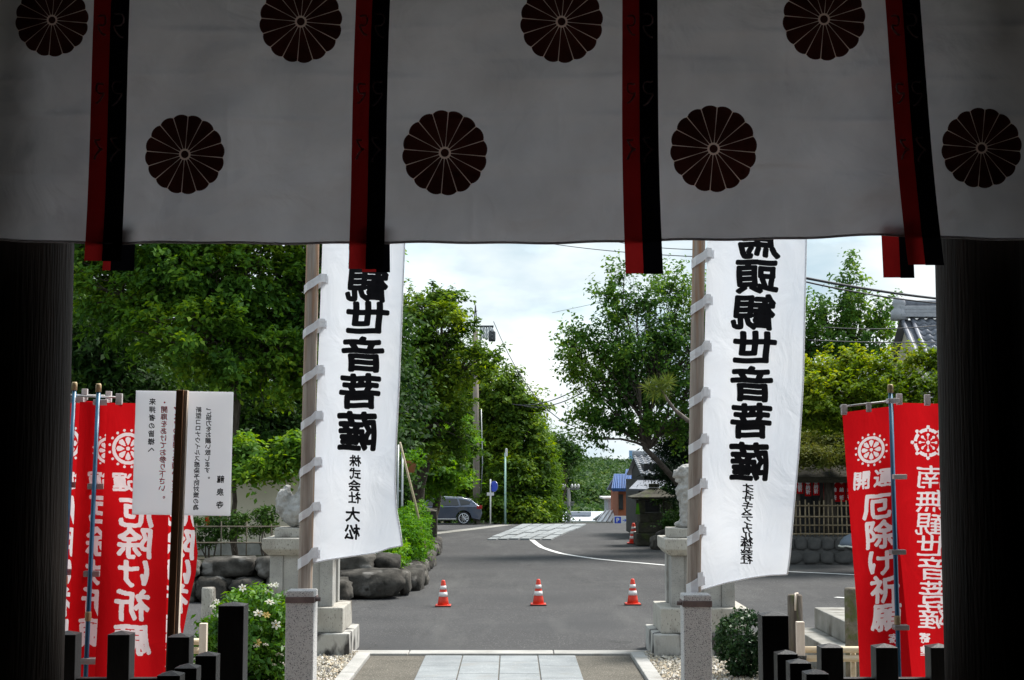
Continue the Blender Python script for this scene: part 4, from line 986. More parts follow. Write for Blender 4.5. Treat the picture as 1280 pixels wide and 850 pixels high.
# ------------------------------------------------------------------ guardian lions on plinths
def lion(label, c, face):
    """seated stone lion, face = +1 looks to +X, -1 to -X; c = centre of its slab top"""
    t = thing('lion_statue', label, 'statue', c, 'guardian lion statues')
    m_ = MB(); cx_, cy_, cz_ = c
    def q(x, y, z): return (cx_ + face * x, cy_ + y, cz_ + z)
    def ball(x, y, z, r, sc=(1, 1, 1)): m_.ico(q(x, y, z), r, 2, sc)
    def limb(pts, rr): 
        m_.tube([q(*p) for p in pts], rr, 10)
        for p, r in zip(pts, rr): m_.ico(q(*p), r * 1.0, 2)
    z0 = 0.0
    ball(-0.12, 0, 0.20, 0.20, (1.0, 0.95, 0.95)); ball(-0.15, 0.12, 0.16, 0.15, (1.1, .7, 1)); ball(-0.15, -0.12, 0.16, 0.15, (1.1, .7, 1))
    limb([(-0.12, 0, 0.26), (0.0, 0, 0.38), (0.09, 0, 0.50)], [0.17, 0.165, 0.17])
    ball(0.12, 0, 0.46, 0.16, (1, 1.05, 1.1)); ball(0.08, 0, 0.60, 0.17)
    ball(0.12, 0, 0.71, 0.145, (1.05, 1.05, .95)); ball(0.22, 0, 0.70, 0.095, (1, 1.15, .8)); ball(0.21, 0, 0.625, 0.075, (1, 1.1, .6)); ball(0.27, 0, 0.735, 0.04, (1, 1.4, .8))
    for s_ in (-1, 1):
        limb([(0.13, s_ * 0.10, 0.46), (0.155, s_ * 0.105, 0.30), (0.16, s_ * 0.105, 0.16), (0.165, s_ * 0.105, 0.06)], [0.085, 0.07, 0.06, 0.062])
        ball(0.215, s_ * 0.105, 0.04, 0.065, (1.25, 1, .7))
        limb([(-0.1, s_ * 0.16, 0.2), (0.02, s_ * 0.18, 0.13), (-0.03, s_ * 0.18, 0.05)], [0.1, 0.075, 0.06]); ball(0.03, s_ * 0.18, 0.04, 0.06, (1.35, 1, .7))
        ball(0.205, s_ * 0.075, 0.775, 0.04); ball(0.05, s_ * 0.13, 0.80, 0.05, (.7, .7, 1.2))
        for k in range(7):
            a = k * 0.45; ball(0.02 - 0.06 * math.sin(a * 2), s_ * (0.15 + 0.01 * (k % 2)), 0.50 + 0.05 * k, 0.052)
    for k in range(6): ball(-0.07 + 0.01 * (k % 2), (k % 3 - 1) * 0.07, 0.52 + 0.05 * k, 0.06)
    limb([(-0.27, 0, 0.12), (-0.33, 0, 0.25), (-0.31, 0, 0.42), (-0.27, 0, 0.52)], [0.07, 0.10, 0.10, 0.05])
    ball(-0.36, 0, 0.36, 0.07); ball(-0.35, .06, 0.28, 0.06); ball(-0.35, -.06, 0.28, 0.06)
    # chest collar
    for k in range(7):
        a = -1.2 + k * 0.4; ball(0.10 + 0.155 * math.cos(a), 0.16 * math.sin(a), 0.52 - 0.02 * math.cos(a), 0.035)
    o = m_.build('body', MT['statue'], t)
    md = o.modifiers.new('carve', 'REMESH'); md.mode = 'VOXEL'; md.voxel_size = 0.016; md.use_smooth_shade = True
    md = o.modifiers.new('soften', 'SMOOTH'); md.factor = 0.5; md.iterations = 2
    tx = bpy.data.textures.get('carving') or bpy.data.textures.new('carving', 'CLOUDS'); tx.noise_scale = 0.04
    md = o.modifiers.new('curls', 'DISPLACE'); md.texture = tx; md.strength = 0.04; md.texture_coords = 'LOCAL'
    MB().span((cx_ - 0.40, cy_ - 0.24, cz_ - 0.12), (cx_ + 0.36, cy_ + 0.24, cz_ + 0.005)).build('slab', MT['stone_old'], t, bev=0.012)
def plinth(label, cx_, Y0, zs, lab2, face):
    Yc = Y0 + 0.62
    t = thing('stone_plinth', label, 'plinth', (cx_, Yc, 0), 'stone plinths')
    def blk(nm, hw, hd, z0, z1, m): return MB().span((cx_ - hw, Yc - hd, z0), (cx_ + hw, Yc + hd, z1)).build(nm, m, t, bev=0.015)
    blk('lower_base', 0.66, 0.62, -0.1, 0.30, MT['stone_black']); blk('upper_base', 0.565, 0.53, 0.302, 0.62, MT['stone_old'])
    # body: corner posts with recessed panels between
    hb, z0, z1 = 0.41, 0.622, 1.28
    for sx in (-1, 1):
        for sy in (-1, 1): MB().span((cx_ + sx * hb, Yc + sy * (hb - .02), z0), (cx_ + sx * (hb - 0.17), Yc + sy * (hb - 0.19), z1)).build('corner_post', MT['granite_fine'], t, bev=0.008)
    for sx in (-1, 1): MB().span((cx_ + sx * (hb - 0.03), Yc - hb + 0.192, z0), (cx_ + sx * (hb - 0.10), Yc + hb - 0.192, z1)).build('panel', MT['granite_fine'], t)
    for sy in (-1, 1):
        MB().span((cx_ - hb + 0.172, Yc + sy * (hb - 0.05), z0), (cx_ - 0.004, Yc + sy * (hb - 0.13), z1)).build('panel', MT['granite_fine'], t, bev=0.004)
        MB().span((cx_ + 0.004, Yc + sy * (hb - 0.05), z0), (cx_ + hb - 0.172, Yc + sy * (hb - 0.13), z1)).build('panel', MT['granite_fine'], t, bev=0.004)
    m_ = MB(); zc = z1 + 0.002
    m_.v = [(cx_ + sx * h, Yc + sy * h, z) for h, z in ((0.43, zc), (0.50, zc + 0.08), (0.50, zc + 0.22)) for sx, sy in ((-1, -1), (1, -1), (1, 1), (-1, 1))]
    m_.f = [(3, 2, 1, 0), (8, 9, 10, 11)] + [(l * 4 + i, l * 4 + (i + 1) % 4, l * 4 + 4 + (i + 1) % 4, l * 4 + 4 + i) for l in (0, 1) for i in range(4)]
    m_.build('cap', MT['stone_old'], t, bev=0.012)
    lion(lab2, (cx_ + 0.02 * face, Yc, zc + 0.34), face)
gl, gr = G(436, 815), G(815, 817)
plinth('tall stone plinth under the left lion, partly behind the banner pole', -2.74, 18.45, 0, 'pale stone lion seated on the left plinth behind banner pole', 1)
plinth('tall stone plinth under the right lion with stained stepped base', 2.47, 18.35, 0, 'pale stone lion seated on the right plinth facing the road', -1)

# ------------------------------------------------------------------ traffic cones
def cone(label, p, h, bands):
    t = thing('traffic_cone', label, 'cone', p, 'red traffic cones')
    k = h / 0.45; x, y, z = p
    m_ = MB(); m_.box((x, y, z + 0.012 * k), (0.27 * k, 0.27 * k, 0.024 * k)); m_.build('base', MT['cone_red'] if h < 0.6 else MT['cone_red'], t, bev=0.008)
    MB().box((x, y, z + 0.004), (0.285 * k, 0.285 * k, 0.012 * k)).build('base_weight', MT['rubber'], t, bev=0.003)
    def r(zz): return (0.105 - (0.105 - 0.030) * (zz / 0.45)) * k
    MB().lathe((x, y, z), [(r(0.02), 0.02 * k), (r(0.10), 0.10 * k), (r(0.3), 0.3 * k), (r(0.435), 0.435 * k), (r(0.45) * 0.8, 0.45 * k)], 24).build('body', MT['cone_red'], t, True)
    for a, b in bands:
        MB().lathe((x, y, z), [(r(a) + 0.0035, a * k), (r(b) + 0.0035, b * k)], 24).build('reflective_band', MT['cone_white'], t, True)
for (px, py, lb) in ((554, 757.5, 'left of the row of three'), (673, 756, 'middle of the row of three'), (791, 755.5, 'right of the row of three')):
    cone('small red and white traffic cone on the asphalt, %s' % lb, G(px, py), 0.45, [(0.165, 0.245), (0.29, 0.355)])
cone('larger traffic cone with white bands beside the mossy stone lantern', G(792, 679.5), 0.66, [(0.11, 0.165), (0.215, 0.27), (0.32, 0.37)])

# ------------------------------------------------------------------ bushes by the posts
gp = G(310, 838)
bc = Vector((-2.97, 16.4, 0.0))
lob = [((-3.0, 16.4, 0.52), (0.47, 0.45, 0.50)), ((-2.75, 16.35, 0.42), (0.3, 0.35, 0.40)), ((-3.22, 16.4, 0.36), (0.26, 0.3, 0.34))]
gb = shrub('gardenia_bush', 'leafy green bush dotted with white and yellow flowers', bc, lob, (0.085, 0.42), 22, 300, 0.10, MT['lf_gardenia'], cat='bush', up=0.5, shell=0.72)
def flower(x, y, old, r, ph):
    t = MB(); V = []; F = []
    p = Vector((x, 0, y)); n = 6
    # a six petalled bloom facing up and towards the path
    M_ = Matrix.Translation(flower.loc) @ Matrix.Rotation(RAD(-55 + 25 * math.sin(ph)), 4, 'X') @ Matrix.Rotation(ph, 4, 'Z')
    for k in range(n):
        a = 2 * math.pi * k / n; b = len(V)
        for (rr, da, zz) in ((0.12, 0, 0), (0.6, 0.42, 0.16), (1.0, 0.12, 0.10 + 0.1 * math.sin(k * 2 + ph)), (0.95, -0.18, 0.05), (0.6, -0.42, 0.16)):
            V.append(tuple(M_ @ Vector((r * rr * math.cos(a + da), r * rr * math.sin(a + da), r * zz))))
        F.append((b, b + 1, b + 2, b + 3, b + 4))
    t.v = V; t.f = F
    o = t.build('flower', MT['petal_old'] if old else MT['petal'], gb)
    c = M_ @ Vector((0, 0, 0.01)); MB().ico(c, r * 0.16, 1).build('pistil', MT['pistil'], o)
for (px, py, old, r) in ((303, 735, 0, .048), (339, 732, 0, .05), (345, 731, 0, .035), (334, 740, 0, .038), (337, 753, 0, .058), (323, 767, 0, .062), (333, 769, 1, .05), (345, 781, 0, .058), (271, 752, 0, .035), (266, 758, 0, .04),
                         (322, 803, 1, .045), (320, 808, 0, .04), (332, 806, 0, .038), (349, 819, 0, .055), (357, 818, 1, .04), (358, 808, 0, .04), (338, 825, 1, .025), (342, 831, 0, .03), (290, 770, 0, .03), (283, 790, 1, .03)):
    u = (px - 305) / 50.0; Yf = 16.4 - 0.52 * math.sqrt(max(0.05, 1 - min(1, u * u * 0.8))) + (0.25 if py < 742 else 0)
    flower.loc = P(px, py, Yf); flower(0, 0, old, r, px * 0.7 + py)
bx = Vector((2.67, 16.6, 0.0))
shrub('round_bush', 'round clipped dark green bush beside the right granite post', bx, [((2.67, 16.6, 0.44), (0.31, 0.31, 0.31)), ((2.68, 16.6, 0.27), (0.25, 0.25, 0.22))], (0.05, 0.55), 16, 800, 0.05, MT['lf_box'], cat='bush', up=0.3, shell=0.85, rough=0.12)

# ------------------------------------------------------------------ stakes, bollards and the low bamboo barrier
def bollard(name, label, px0, px1, ytop, Y, m, cap=False, group='wooden bollards'):
    a, b = P(px0, ytop, Y), P(px1, ytop, Y); w_ = b.x - a.x; c = (a.x + b.x) / 2
    t = thing(name, label, 'bollard', (c, Y, 0), group)
    MB().lathe((c, Y, -0.05), [(w_ / 2 * 1.02, 0), (w_ / 2, a.z * 0.6), (w_ / 2 * 0.98, a.z + 0.03), (w_ / 2 * 0.86, a.z + 0.05)], 14).build('post', m, t, True)
    if cap:
        MB().tube([(c - w_ * 0.1, Y - w_ / 2 - 0.012, a.z - 0.18), (c - w_ * 0.08, Y - w_ / 2 - 0.012, a.z - 0.02), (c, Y - w_ * 0.2, a.z + 0.012), (c + w_ * 0.2, Y, a.z + 0.012)], 0.012, 6).build('rope', MT['pale_wood'], t, True)
    return t
bollard('bollard', 'dark weathered wooden bollard with a rope, right of the round bush', 984, 1003, 743, 17.2, MT['old_post'], True)
bollard('bollard', 'mossy square bollard beside the readable red flag', 1055, 1073, 735, 15.8, MT['mossy_post'])
bollard('bollard', 'short old stone bollard left of the flowering bush', 252, 270, 734, 17.6, MT['stone_old'])
def stake(label, px, ytop, Y, wpx):
    c = P(px, ytop, Y); s_ = FOC / Y; w_ = wpx / s_
    t = thing('wooden_stake', label, 'stake', (c.x, Y, 0), 'pale stakes')
    MB().box((c.x, Y, c.z / 2), (w_, w_, c.z)).build('stake', MT['pale_wood'], t, bev=0.006)
    m_ = MB()
    for k in range(3): m_.tube([(c.x + w_ * 0.75 * math.cos(i * 0.9), Y + w_ * 0.75 * math.sin(i * 0.9), c.z * 0.55 + 0.015 * k) for i in range(8)], 0.006, 5)
    m_.tube([(c.x - 0.03, Y - 0.04, c.z * 0.55), (c.x - 0.10, Y - 0.07, c.z * 0.62), (c.x - 0.14, Y - 0.05, c.z * 0.55)], 0.005, 5)
    m_.build('black_tie', MT['rope'], t, True)
stake('pale wooden stake tied with black rope beside the dark bollard', 1000, 777, 14.8, 9.5)
stake('pale wooden stake left of the flowering bush', 254.5, 779, 14.8, 9)
def bamboo_barrier(label, x0, x1, Y, ys_, group, posts):
    t = thing('bamboo_barrier', label, 'barrier', (P((x0 + x1) / 2, 820, Y).x, Y, 0), group)
    for y in ys_:
        a, b = P(x0, y, Y), P(x1, y, Y); n = 9; pts = []; rr = []
        for i in range(n):
            q = a.lerp(b, i / (n - 1)); pts.append(q); rr.append(0.034)
        m_ = MB(); m_.tube(pts, rr, 10)
        for i in range(1, n - 1, 2): m_.tube([pts[i] - Vector((0.006, 0, 0)), pts[i] + Vector((0.006, 0, 0))], 0.0375, 10)
        m_.build('bamboo_pole', MT['bamboo'], t, True)
    for x in posts:
        c = P(x, ys_[0] - 3, Y + 0.07); MB().tube([(c.x, c.y, 0), (c.x, c.y, c.z)], 0.03, 8).build('upright', MT['bamboo'], t, True)
bamboo_barrier('low barrier of pale bamboo poles in front of the red flags', 1004, 1200, 14.9, (812, 823), 'bamboo barriers', (1066, 1160))
bamboo_barrier('low bamboo pole barrier ending behind the black fence at left', 60, 251, 14.9, (802, 813), 'bamboo barriers', (100, 180))
tb = thing('grey_pipe', 'grey pipe lying slantwise behind the right black pickets', 'pipe', (P(1010, 845, 14.5).x, 14.5, 0.2))
MB().tube([P(986, 826, 14.6), P(1052, 872, 13.6)], 0.055, 12).build('tube', MT['pipe'], tb, True)
m_ = MB(); pc = P(1005, 839, 14.35); m_.tube([pc + Vector((0.07 * math.cos(i * .7), 0, 0.07 * math.sin(i * .7))) for i in range(9)], 0.006, 5); m_.build('black_tie', MT['rope'], tb, True)
st = thing('stone_steps', 'old concrete steps beside the mossy bollard at right', 'steps', (4.1, 17.0, 0))
MB().span((3.62, 16.5, -0.05), (5.4, 18.6, 0.36)).build('step', MT['concrete'], st, bev=0.015)
MB().span((3.90, 16.9, 0.362), (5.4, 18.6, 0.62)).build('step', MT['concrete'], st, bev=0.015)

# ------------------------------------------------------------------ rough boulder walls
def boulder_mesh(sx, sy, sz, sub=3, rough=0.22):
    bm = bmesh.new(); bmesh.ops.create_icosphere(bm, subdivisions=sub, radius=1.0); of = Vector((rng.random() * 50, rng.random() * 50, rng.random() * 50))
    for v in bm.verts:
        c = v.co.copy(); k = max(abs(c.x), abs(c.y), abs(c.z)); c = c.lerp(c / k, 0.62)      # towards a block
        n = noise.noise(c * 1.3 + of) * rough + noise.noise(c * 3.5 + of) * rough * 0.5 + noise.noise(c * 8 + of) * rough * 0.2
        c *= 1 + n; v.co = Vector((c.x * sx, c.y * sy, c.z * sz))
    me = bpy.data.meshes.new('boulder'); bm.to_mesh(me); bm.free()
    me.polygons.foreach_set('use_smooth', [True] * len(me.polygons)); return me
def boulder_wall(label, runs, group='boulder walls'):
    """runs: list of (x, y, z, half sizes, rot)"""
    c = runs[0][0]
    t = thing('boulder_wall', label, 'wall', (c[0], c[1], 0), group)
    for (p, hs, rz) in runs:
        o = put('boulder', boulder_mesh(*hs), MT['boulder'], t, p); o.rotation_euler = (rng.uniform(-.1, .1), rng.uniform(-.1, .1), rz)
    return t
runs = []
x = -9.5
while x < -3.75:       # along the left garden, facing the hall
    w_ = rng.uniform(0.26, 0.46); runs.append(((x + w_, 26.2 + rng.uniform(-.08, .08), 0.20), (w_, 0.34, 0.25 + rng.uniform(-.03, .05)), rng.uniform(-.15, .15))); x += 2 * w_ * 0.98
x = -9.4
while x < -3.9:
    w_ = rng.uniform(0.32, 0.6); runs.append(((x + w_, 26.4 + rng.uniform(-.08, .08), 0.60), (w_, 0.34, 0.21 + rng.uniform(-.03, .04)), rng.uniform(-.15, .15))); x += 2 * w_ * 0.98
boulder_wall('two courses of dark boulders below the bamboo fence at left', runs)
runs = []
for (px0, px1, y0, y1, Y) in ((419, 503, 712, 745, 27.0), (500, 514, 714, 741, 27.7), (425, 470, 690, 716, 27.6), (468, 500, 693, 714, 27.8)):
    a, b = P(px0, y1, Y), P(px1, y0, Y); runs.append((((a.x + b.x) / 2, Y, (a.z + b.z) / 2), ((b.x - a.x) / 2, 0.4, abs(b.z - a.z) / 2 * 1.02), 0.0))
y = 28.4
while y < 43:
    d_ = rng.uniform(0.4, 0.7); h = rng.uniform(0.16, 0.25)
    runs.append(((-2.0 - 0.025 * (y - 27) + rng.uniform(-.06, .06), y + d_, h * 0.65), (0.27, d_, h), 0.0)); y += 2 * d_ * 0.97
boulder_wall('dark boulder kerb with a long trough-like stone edging the hedge', runs)
MB().span((-16, 26.5, -0.1), (-3.75, 40, 0.55)).build('garden_bed', MT['soil'])['kind'] = 'structure'
MB().span((-3.75, 27.3, -0.1), (-2.35, 44, 0.30)).build('hedge_bed', MT['soil'])['kind'] = 'structure'
bpy.data.objects['garden_bed']['label'] = 'raised earth bed behind the left boulders'; bpy.data.objects['hedge_bed']['label'] = 'earth strip under the clipped hedge'

# bamboo lattice fence on the left wall
def lattice(label, p0, p1, zb, heights, nvert, m, group, rmul=1.0):
    p0 = Vector(p0); p1 = Vector(p1)
    t = thing('lattice_fence', label, 'fence', (p0.x, p0.y, zb), group)
    top = max(heights)
    for h in heights:
        MB().tube([p0 + Vector((0, -0.02, h)), p1 + Vector((0, -0.02, h))], 0.014 * rmul, 7).build('bamboo_rail', m, t, True)
    for i in range(nvert):
        q = p0.lerp(p1, (i + 0.5) / nvert); hh = top + rng.uniform(0.02, 0.2)
        MB().tube([q + Vector((0, 0.012, 0)), q + Vector((rng.uniform(-.02, .02), 0.012, hh))], 0.013 * rmul, 7).build('bamboo_upright', m, t, True)
    return t
lattice('thin dark bamboo lattice fence in front of the beige wall', (-9.0, 26.9, 0.66), (-3.8, 26.9, 0.66), 0.66, (0.06, 0.36, 0.66), 11, MT['bamboo_dark'], 'bamboo lattice fences')
pw = thing('plaster_wall', 'beige plastered wall behind the left garden', 'wall', (-8, 31, 0))
MB().span((-18, 31.0, -0.1), (-3.6, 31.3, 2.3)).build('wall', MT['plaster'], pw)
MB().prism([(30.75, 2.302), (31.55, 2.302), (31.15, 2.48)], 'x', -18, -3.5).build('coping', MT['tile'], pw)
MB().span((-18, 30.9, -0.1), (-3.58, 30.998, 0.82)).build('footing', MT['concrete'], pw)
for (px, py, hw, hh, Y, lb) in ((262, 668, 22, 26, 27.6, 'dark shrub beside the red flag behind the lattice fence'), (297, 660, 14, 22, 27.5, 'small pruned shrub in the middle of the lattice fence'), (332, 655, 17, 22, 27.5, 'pruned shrub next to the left lion plinth')):
    p = P(px, py, Y); s_ = FOC / Y; hw /= s_; hh /= s_
    lobs = [((p.x, Y, p.z + hh * 0.5), (hw, hw, hh * 0.4)), ((p.x - hw * 0.4, Y, p.z - hh * 0.35), (hw * 0.6, hw * 0.6, hh * 0.3)), ((p.x + hw * 0.35, Y - 0.1, p.z), (hw * 0.6, hw * 0.6, hh * 0.3))]
    shrub('pruned_shrub', lb, (p.x, Y, 0.55), lobs, (0.07, 0.5), 26, 190, 0.10, MT['lf_shrub'], 'shrubs by the beige wall', up=0.6, shell=0.4)
for (px, py) in ((259, 653), (273, 650)):
    p = P(px, py, 29.0); t = thing('red_pennant', 'tiny red cloth hanging by the shrub %s' % ('nearest the red flag' if px < 265 else 'just right of its twin'), 'pennant', (p.x, 29.0, p.z - .12), 'red cloths by the wall')
    MB().box(p, (0.11, 0.01, 0.24), taper=0.8).build('cloth', MT['red_cloth'], t)
    MB().tube([p + Vector((-.06, 0, .13)), p + Vector((.06, 0, .13))], 0.008, 6).build('rod', MT['bamboo_dark'], t)

# clipped hedge along the left edge
for k, (X, Y, r, h) in enumerate(((-2.55, 29.2, 0.40, 0.62), (-2.5, 32.0, 0.52, 1.05), (-2.52, 34.6, 0.5, 1.12), (-2.55, 37.4, 0.45, 1.05))):
    lb = ['low bright hedge bush nearest the white banner hem', 'tall bright hedge bush second along the boulder kerb', 'bright hedge bush behind the leaning bamboo pole', 'bright hedge bush next to the stone lantern post'][k]
    shrub('hedge_bush', lb, (X, Y, 0.2), [((X, Y, 0.25 + h * 0.55), (r, r * 1.3, h * 0.55))], (0.075, 0.5), 20, 330, 0.09, MT['lf_hedge'], 'clipped hedge bushes', 'bush', 0.5, 0.8)
tp = thing('leaning_pole', 'bare bamboo pole leaning over the hedge', 'pole', P(534, 696, 33.0))
MB().tube([P(534, 696, 33.0), P(518, 625, 32.4), P(500, 553, 31.8)], [0.03, 0.027, 0.022], 8).build('pole', MT['bamboo'], tp, True)
fp = thing('pipe_frame', 'grey steel pipe frame standing behind the hedge', 'frame', (P(499, 700, 36).x, 36, 0))
for xx in (497.5, 503): q = P(xx, 556 if xx < 500 else 566, 36); MB().tube([(q.x, 36, 0), q], 0.03, 8).build('upright', MT['steel'], fp, True)
for yy in (614, 640): MB().tube([P(497.5, yy, 36), P(503, yy, 36)], 0.022, 8).build('rung', MT['steel'], fp, True)
hp = P(513, 583, 36.5)
pot = thing('hanging_pot', 'terracotta pot of trailing plants hanging near the pipe frame', 'pot', hp)
MB().lathe(hp - Vector((0, 0, .16)), [(0.10, 0), (0.16, 0.24), (0.18, 0.26), (0.18, 0.31)], 14).build('pot', MT['terracotta'], pot, True)
cs, os_, rs, _ = lobe_clumps([((hp.x, hp.y, hp.z + .25), (0.32, 0.32, 0.22))], 160, 0.09)
C, N, A, ln, wd = clump_leaves(cs, os_, rs, 16, (0.09, .45), 0.7, 0.6, .3); C -= np.array(hp)
put('foliage', leaf_mesh('foliage', C, N, A, ln, wd), MT['lf_hedge'], pot, hp)
MB().tube([hp + Vector((0, 0, .1)), hp + Vector((0, 0, 1.2))], 0.006, 5).build('hanger', MT['rope'], pot)

# roofed stone lantern left
def roof_lantern(name, label, c, w_, h, m, group, base_blocks):
    """squat stone lantern: stacked base, four stub posts, light box opening, wide hipped roof and knob"""
    t = thing(name, label, 'lantern', c, group); x, y, z = c
    zz = z
    for (hw, hh) in base_blocks:
        MB().span((x - hw, y - hw, zz), (x + hw, y + hw, zz + hh - 0.004)).build('base_block', m, t, bev=0.03); zz += hh
    ph = h
    for sx in (-1, 1):
        for sy in (-1, 1): MB().box((x + sx * w_ * 0.36, y + sy * w_ * 0.36, zz + ph / 2), (w_ * 0.17, w_ * 0.17, ph - 0.004)).build('corner_post', m, t, bev=0.015)
    m_ = MB(); q = zz + ph; e = w_ * 0.66
    lv = [(e * 0.96, q), (e, q + 0.05 * w_), (e * 0.62, q + 0.15 * w_), (e * 0.30, q + 0.26 * w_), (e * 0.18, q + 0.32 * w_)]
    m_.v = [(x + sx * r, y + sy * r, zq + (0.03 * w_ if i in (0, 1) else 0)) for i, (r, zq) in enumerate(lv) for sx, sy in ((-1, -1), (1, -1), (1, 1), (-1, 1))]
    m_.f = [(3, 2, 1, 0)] + [(l * 4 + i, l * 4 + (i + 1) % 4, l * 4 + 4 + (i + 1) % 4, l * 4 + 4 + i) for l in range(4) for i in range(4)] + [(16, 17, 18, 19)]
    m_.build('roof', m, t, bev=0.02)
    MB().box((x, y, q + 0.35 * w_ + .03), (w_ * 0.26, w_ * 0.26, 0.10 * w_)).build('finial', m, t, bev=0.02)
    return t
p = P(525, 690, 41.5)
roof_lantern('stone_lantern', 'weathered stone lantern with hipped roof behind the hedge', (p.x - 0.05, 41.5, 0), 0.78, 0.55, MT['moss_stone'], 'roofed stone lanterns', [(0.42, 0.28), (0.34, 0.30)])
MB_post = thing('stone_post', 'slim old stone post at the end of the hedge', 'post', (P(540, 690, 42.5).x, 42.5, 0))
MB().box((P(541, 690, 42.3).x, 42.3, 0.62), (0.26, 0.26, 1.24), taper=0.92).build('shaft', MT['moss_stone'], MB_post, bev=0.02)

# ------------------------------------------------------------------ parked car
CYY = 75.5
cz = zg(CYY) + 0.0
xr = P(603, 650, CYY).x
car = thing('parked_car', 'dark blue-grey estate car parked side-on under the trees', 'car', (xr - 2.3, CYY, cz))
def cx2(x): return xr - 4.62 + x      # x from the front bumper, 0..4.62
wr = 0.345; wf, wb = 0.92, 3.66
low = [(0.05, 0.32), (0.0, 0.55), (0.12, 0.74), (0.95, 0.90), (1.30, 0.94), (2.4, 0.96), (3.9, 0.98), (4.45, 0.97), (4.56, 0.85), (4.62, 0.58), (4.55, 0.36)]
def arch(c): return [(c + 0.41 * math.cos(a), 0.34 + 0.41 * math.sin(a)) for a in lin(0, math.pi, 9)]
under = [(4.5, 0.26)] + [(x, max(z, 0.24)) for x, z in arch(wb)] + [(x, max(z, 0.24)) for x, z in arch(wf)] + [(0.35, 0.24)]
poly = low + under
def carprism(poly, inset_top=0.0, hw=0.9):
    m_ = MB(); n = len(poly)
    for s_ in (-1, 1):
        for (x, z) in poly:
            k = hw - inset_top * max(0.0, (z - 1.0)) - 0.10 * max(0, 0.5 - x) - 0.06 * max(0, x - 4.2) - 0.05 * abs(z - 0.65) ** 2
            m_.v.append((cx2(x), CYY + s_ * k, cz + z))
    m_.f = [tuple(range(n)), tuple(reversed(range(n, 2 * n)))] + [(i, n + i, n + (i + 1) % n, (i + 1) % n) for i in range(n)]
    return m_
carprism(poly).build('body', MT['car_paint'], car, bev=0.035, seg=3)
cab = [(1.05, 0.90), (1.75, 1.27), (2.15, 1.38), (2.75, 1.42), (3.5, 1.385), (4.1, 1.26), (4.50, 0.95)]
carprism(cab, 0.38, 0.86).build('cabin', MT['car_paint'], car, bev=0.03, seg=3)
def window(pts, nm='side_window'):
    for s_ in (-1, 1):
        m_ = MB(); n = len(pts)
        for d in (0.004, -0.02):
            for (x, z) in pts:
                k = 0.86 - 0.38 * max(0.0, z - 1.0) - 0.05 * abs(z - 0.65) ** 2 - 0.06 * max(0, x - 4.2) + d
                m_.v.append((cx2(x), CYY + s_ * k, cz + z))
        m_.f = [tuple(range(n)), tuple(reversed(range(n, 2 * n)))] + [(i, n + i, n + (i + 1) % n, (i + 1) % n) for i in range(n)]
        m_.build(nm, MT['car_glass'], car)
window([(1.45, 0.99), (1.88, 1.28), (2.2, 1.345), (2.38, 1.36), (2.38, 1.0)])
window([(2.46, 1.0), (2.46, 1.362), (2.95, 1.365), (3.3, 1.35), (3.42, 1.02)])
window([(3.5, 1.03), (3.4, 1.34), (3.72, 1.29), (4.02, 1.19), (3.96, 1.07)])
m_ = MB(); m_.v = [(cx2(4.19), CYY - 0.62, cz + 1.25), (cx2(4.19), CYY + 0.62, cz + 1.25), (cx2(4.49), CYY + 0.7, cz + 1.0), (cx2(4.49), CYY - 0.7, cz + 1.0)]; m_.f = [(0, 1, 2, 3)]; m_.build('rear_window', MT['car_glass'], car)
m_ = MB(); m_.v = [(cx2(1.70), CYY - 0.66, cz + 1.25), (cx2(1.70), CYY + 0.66, cz + 1.25), (cx2(1.17), CYY + 0.74, cz + 0.97), (cx2(1.17), CYY - 0.74, cz + 0.97)]; m_.f = [(0, 1, 2, 3)]; m_.build('windscreen', MT['car_glass'], car)
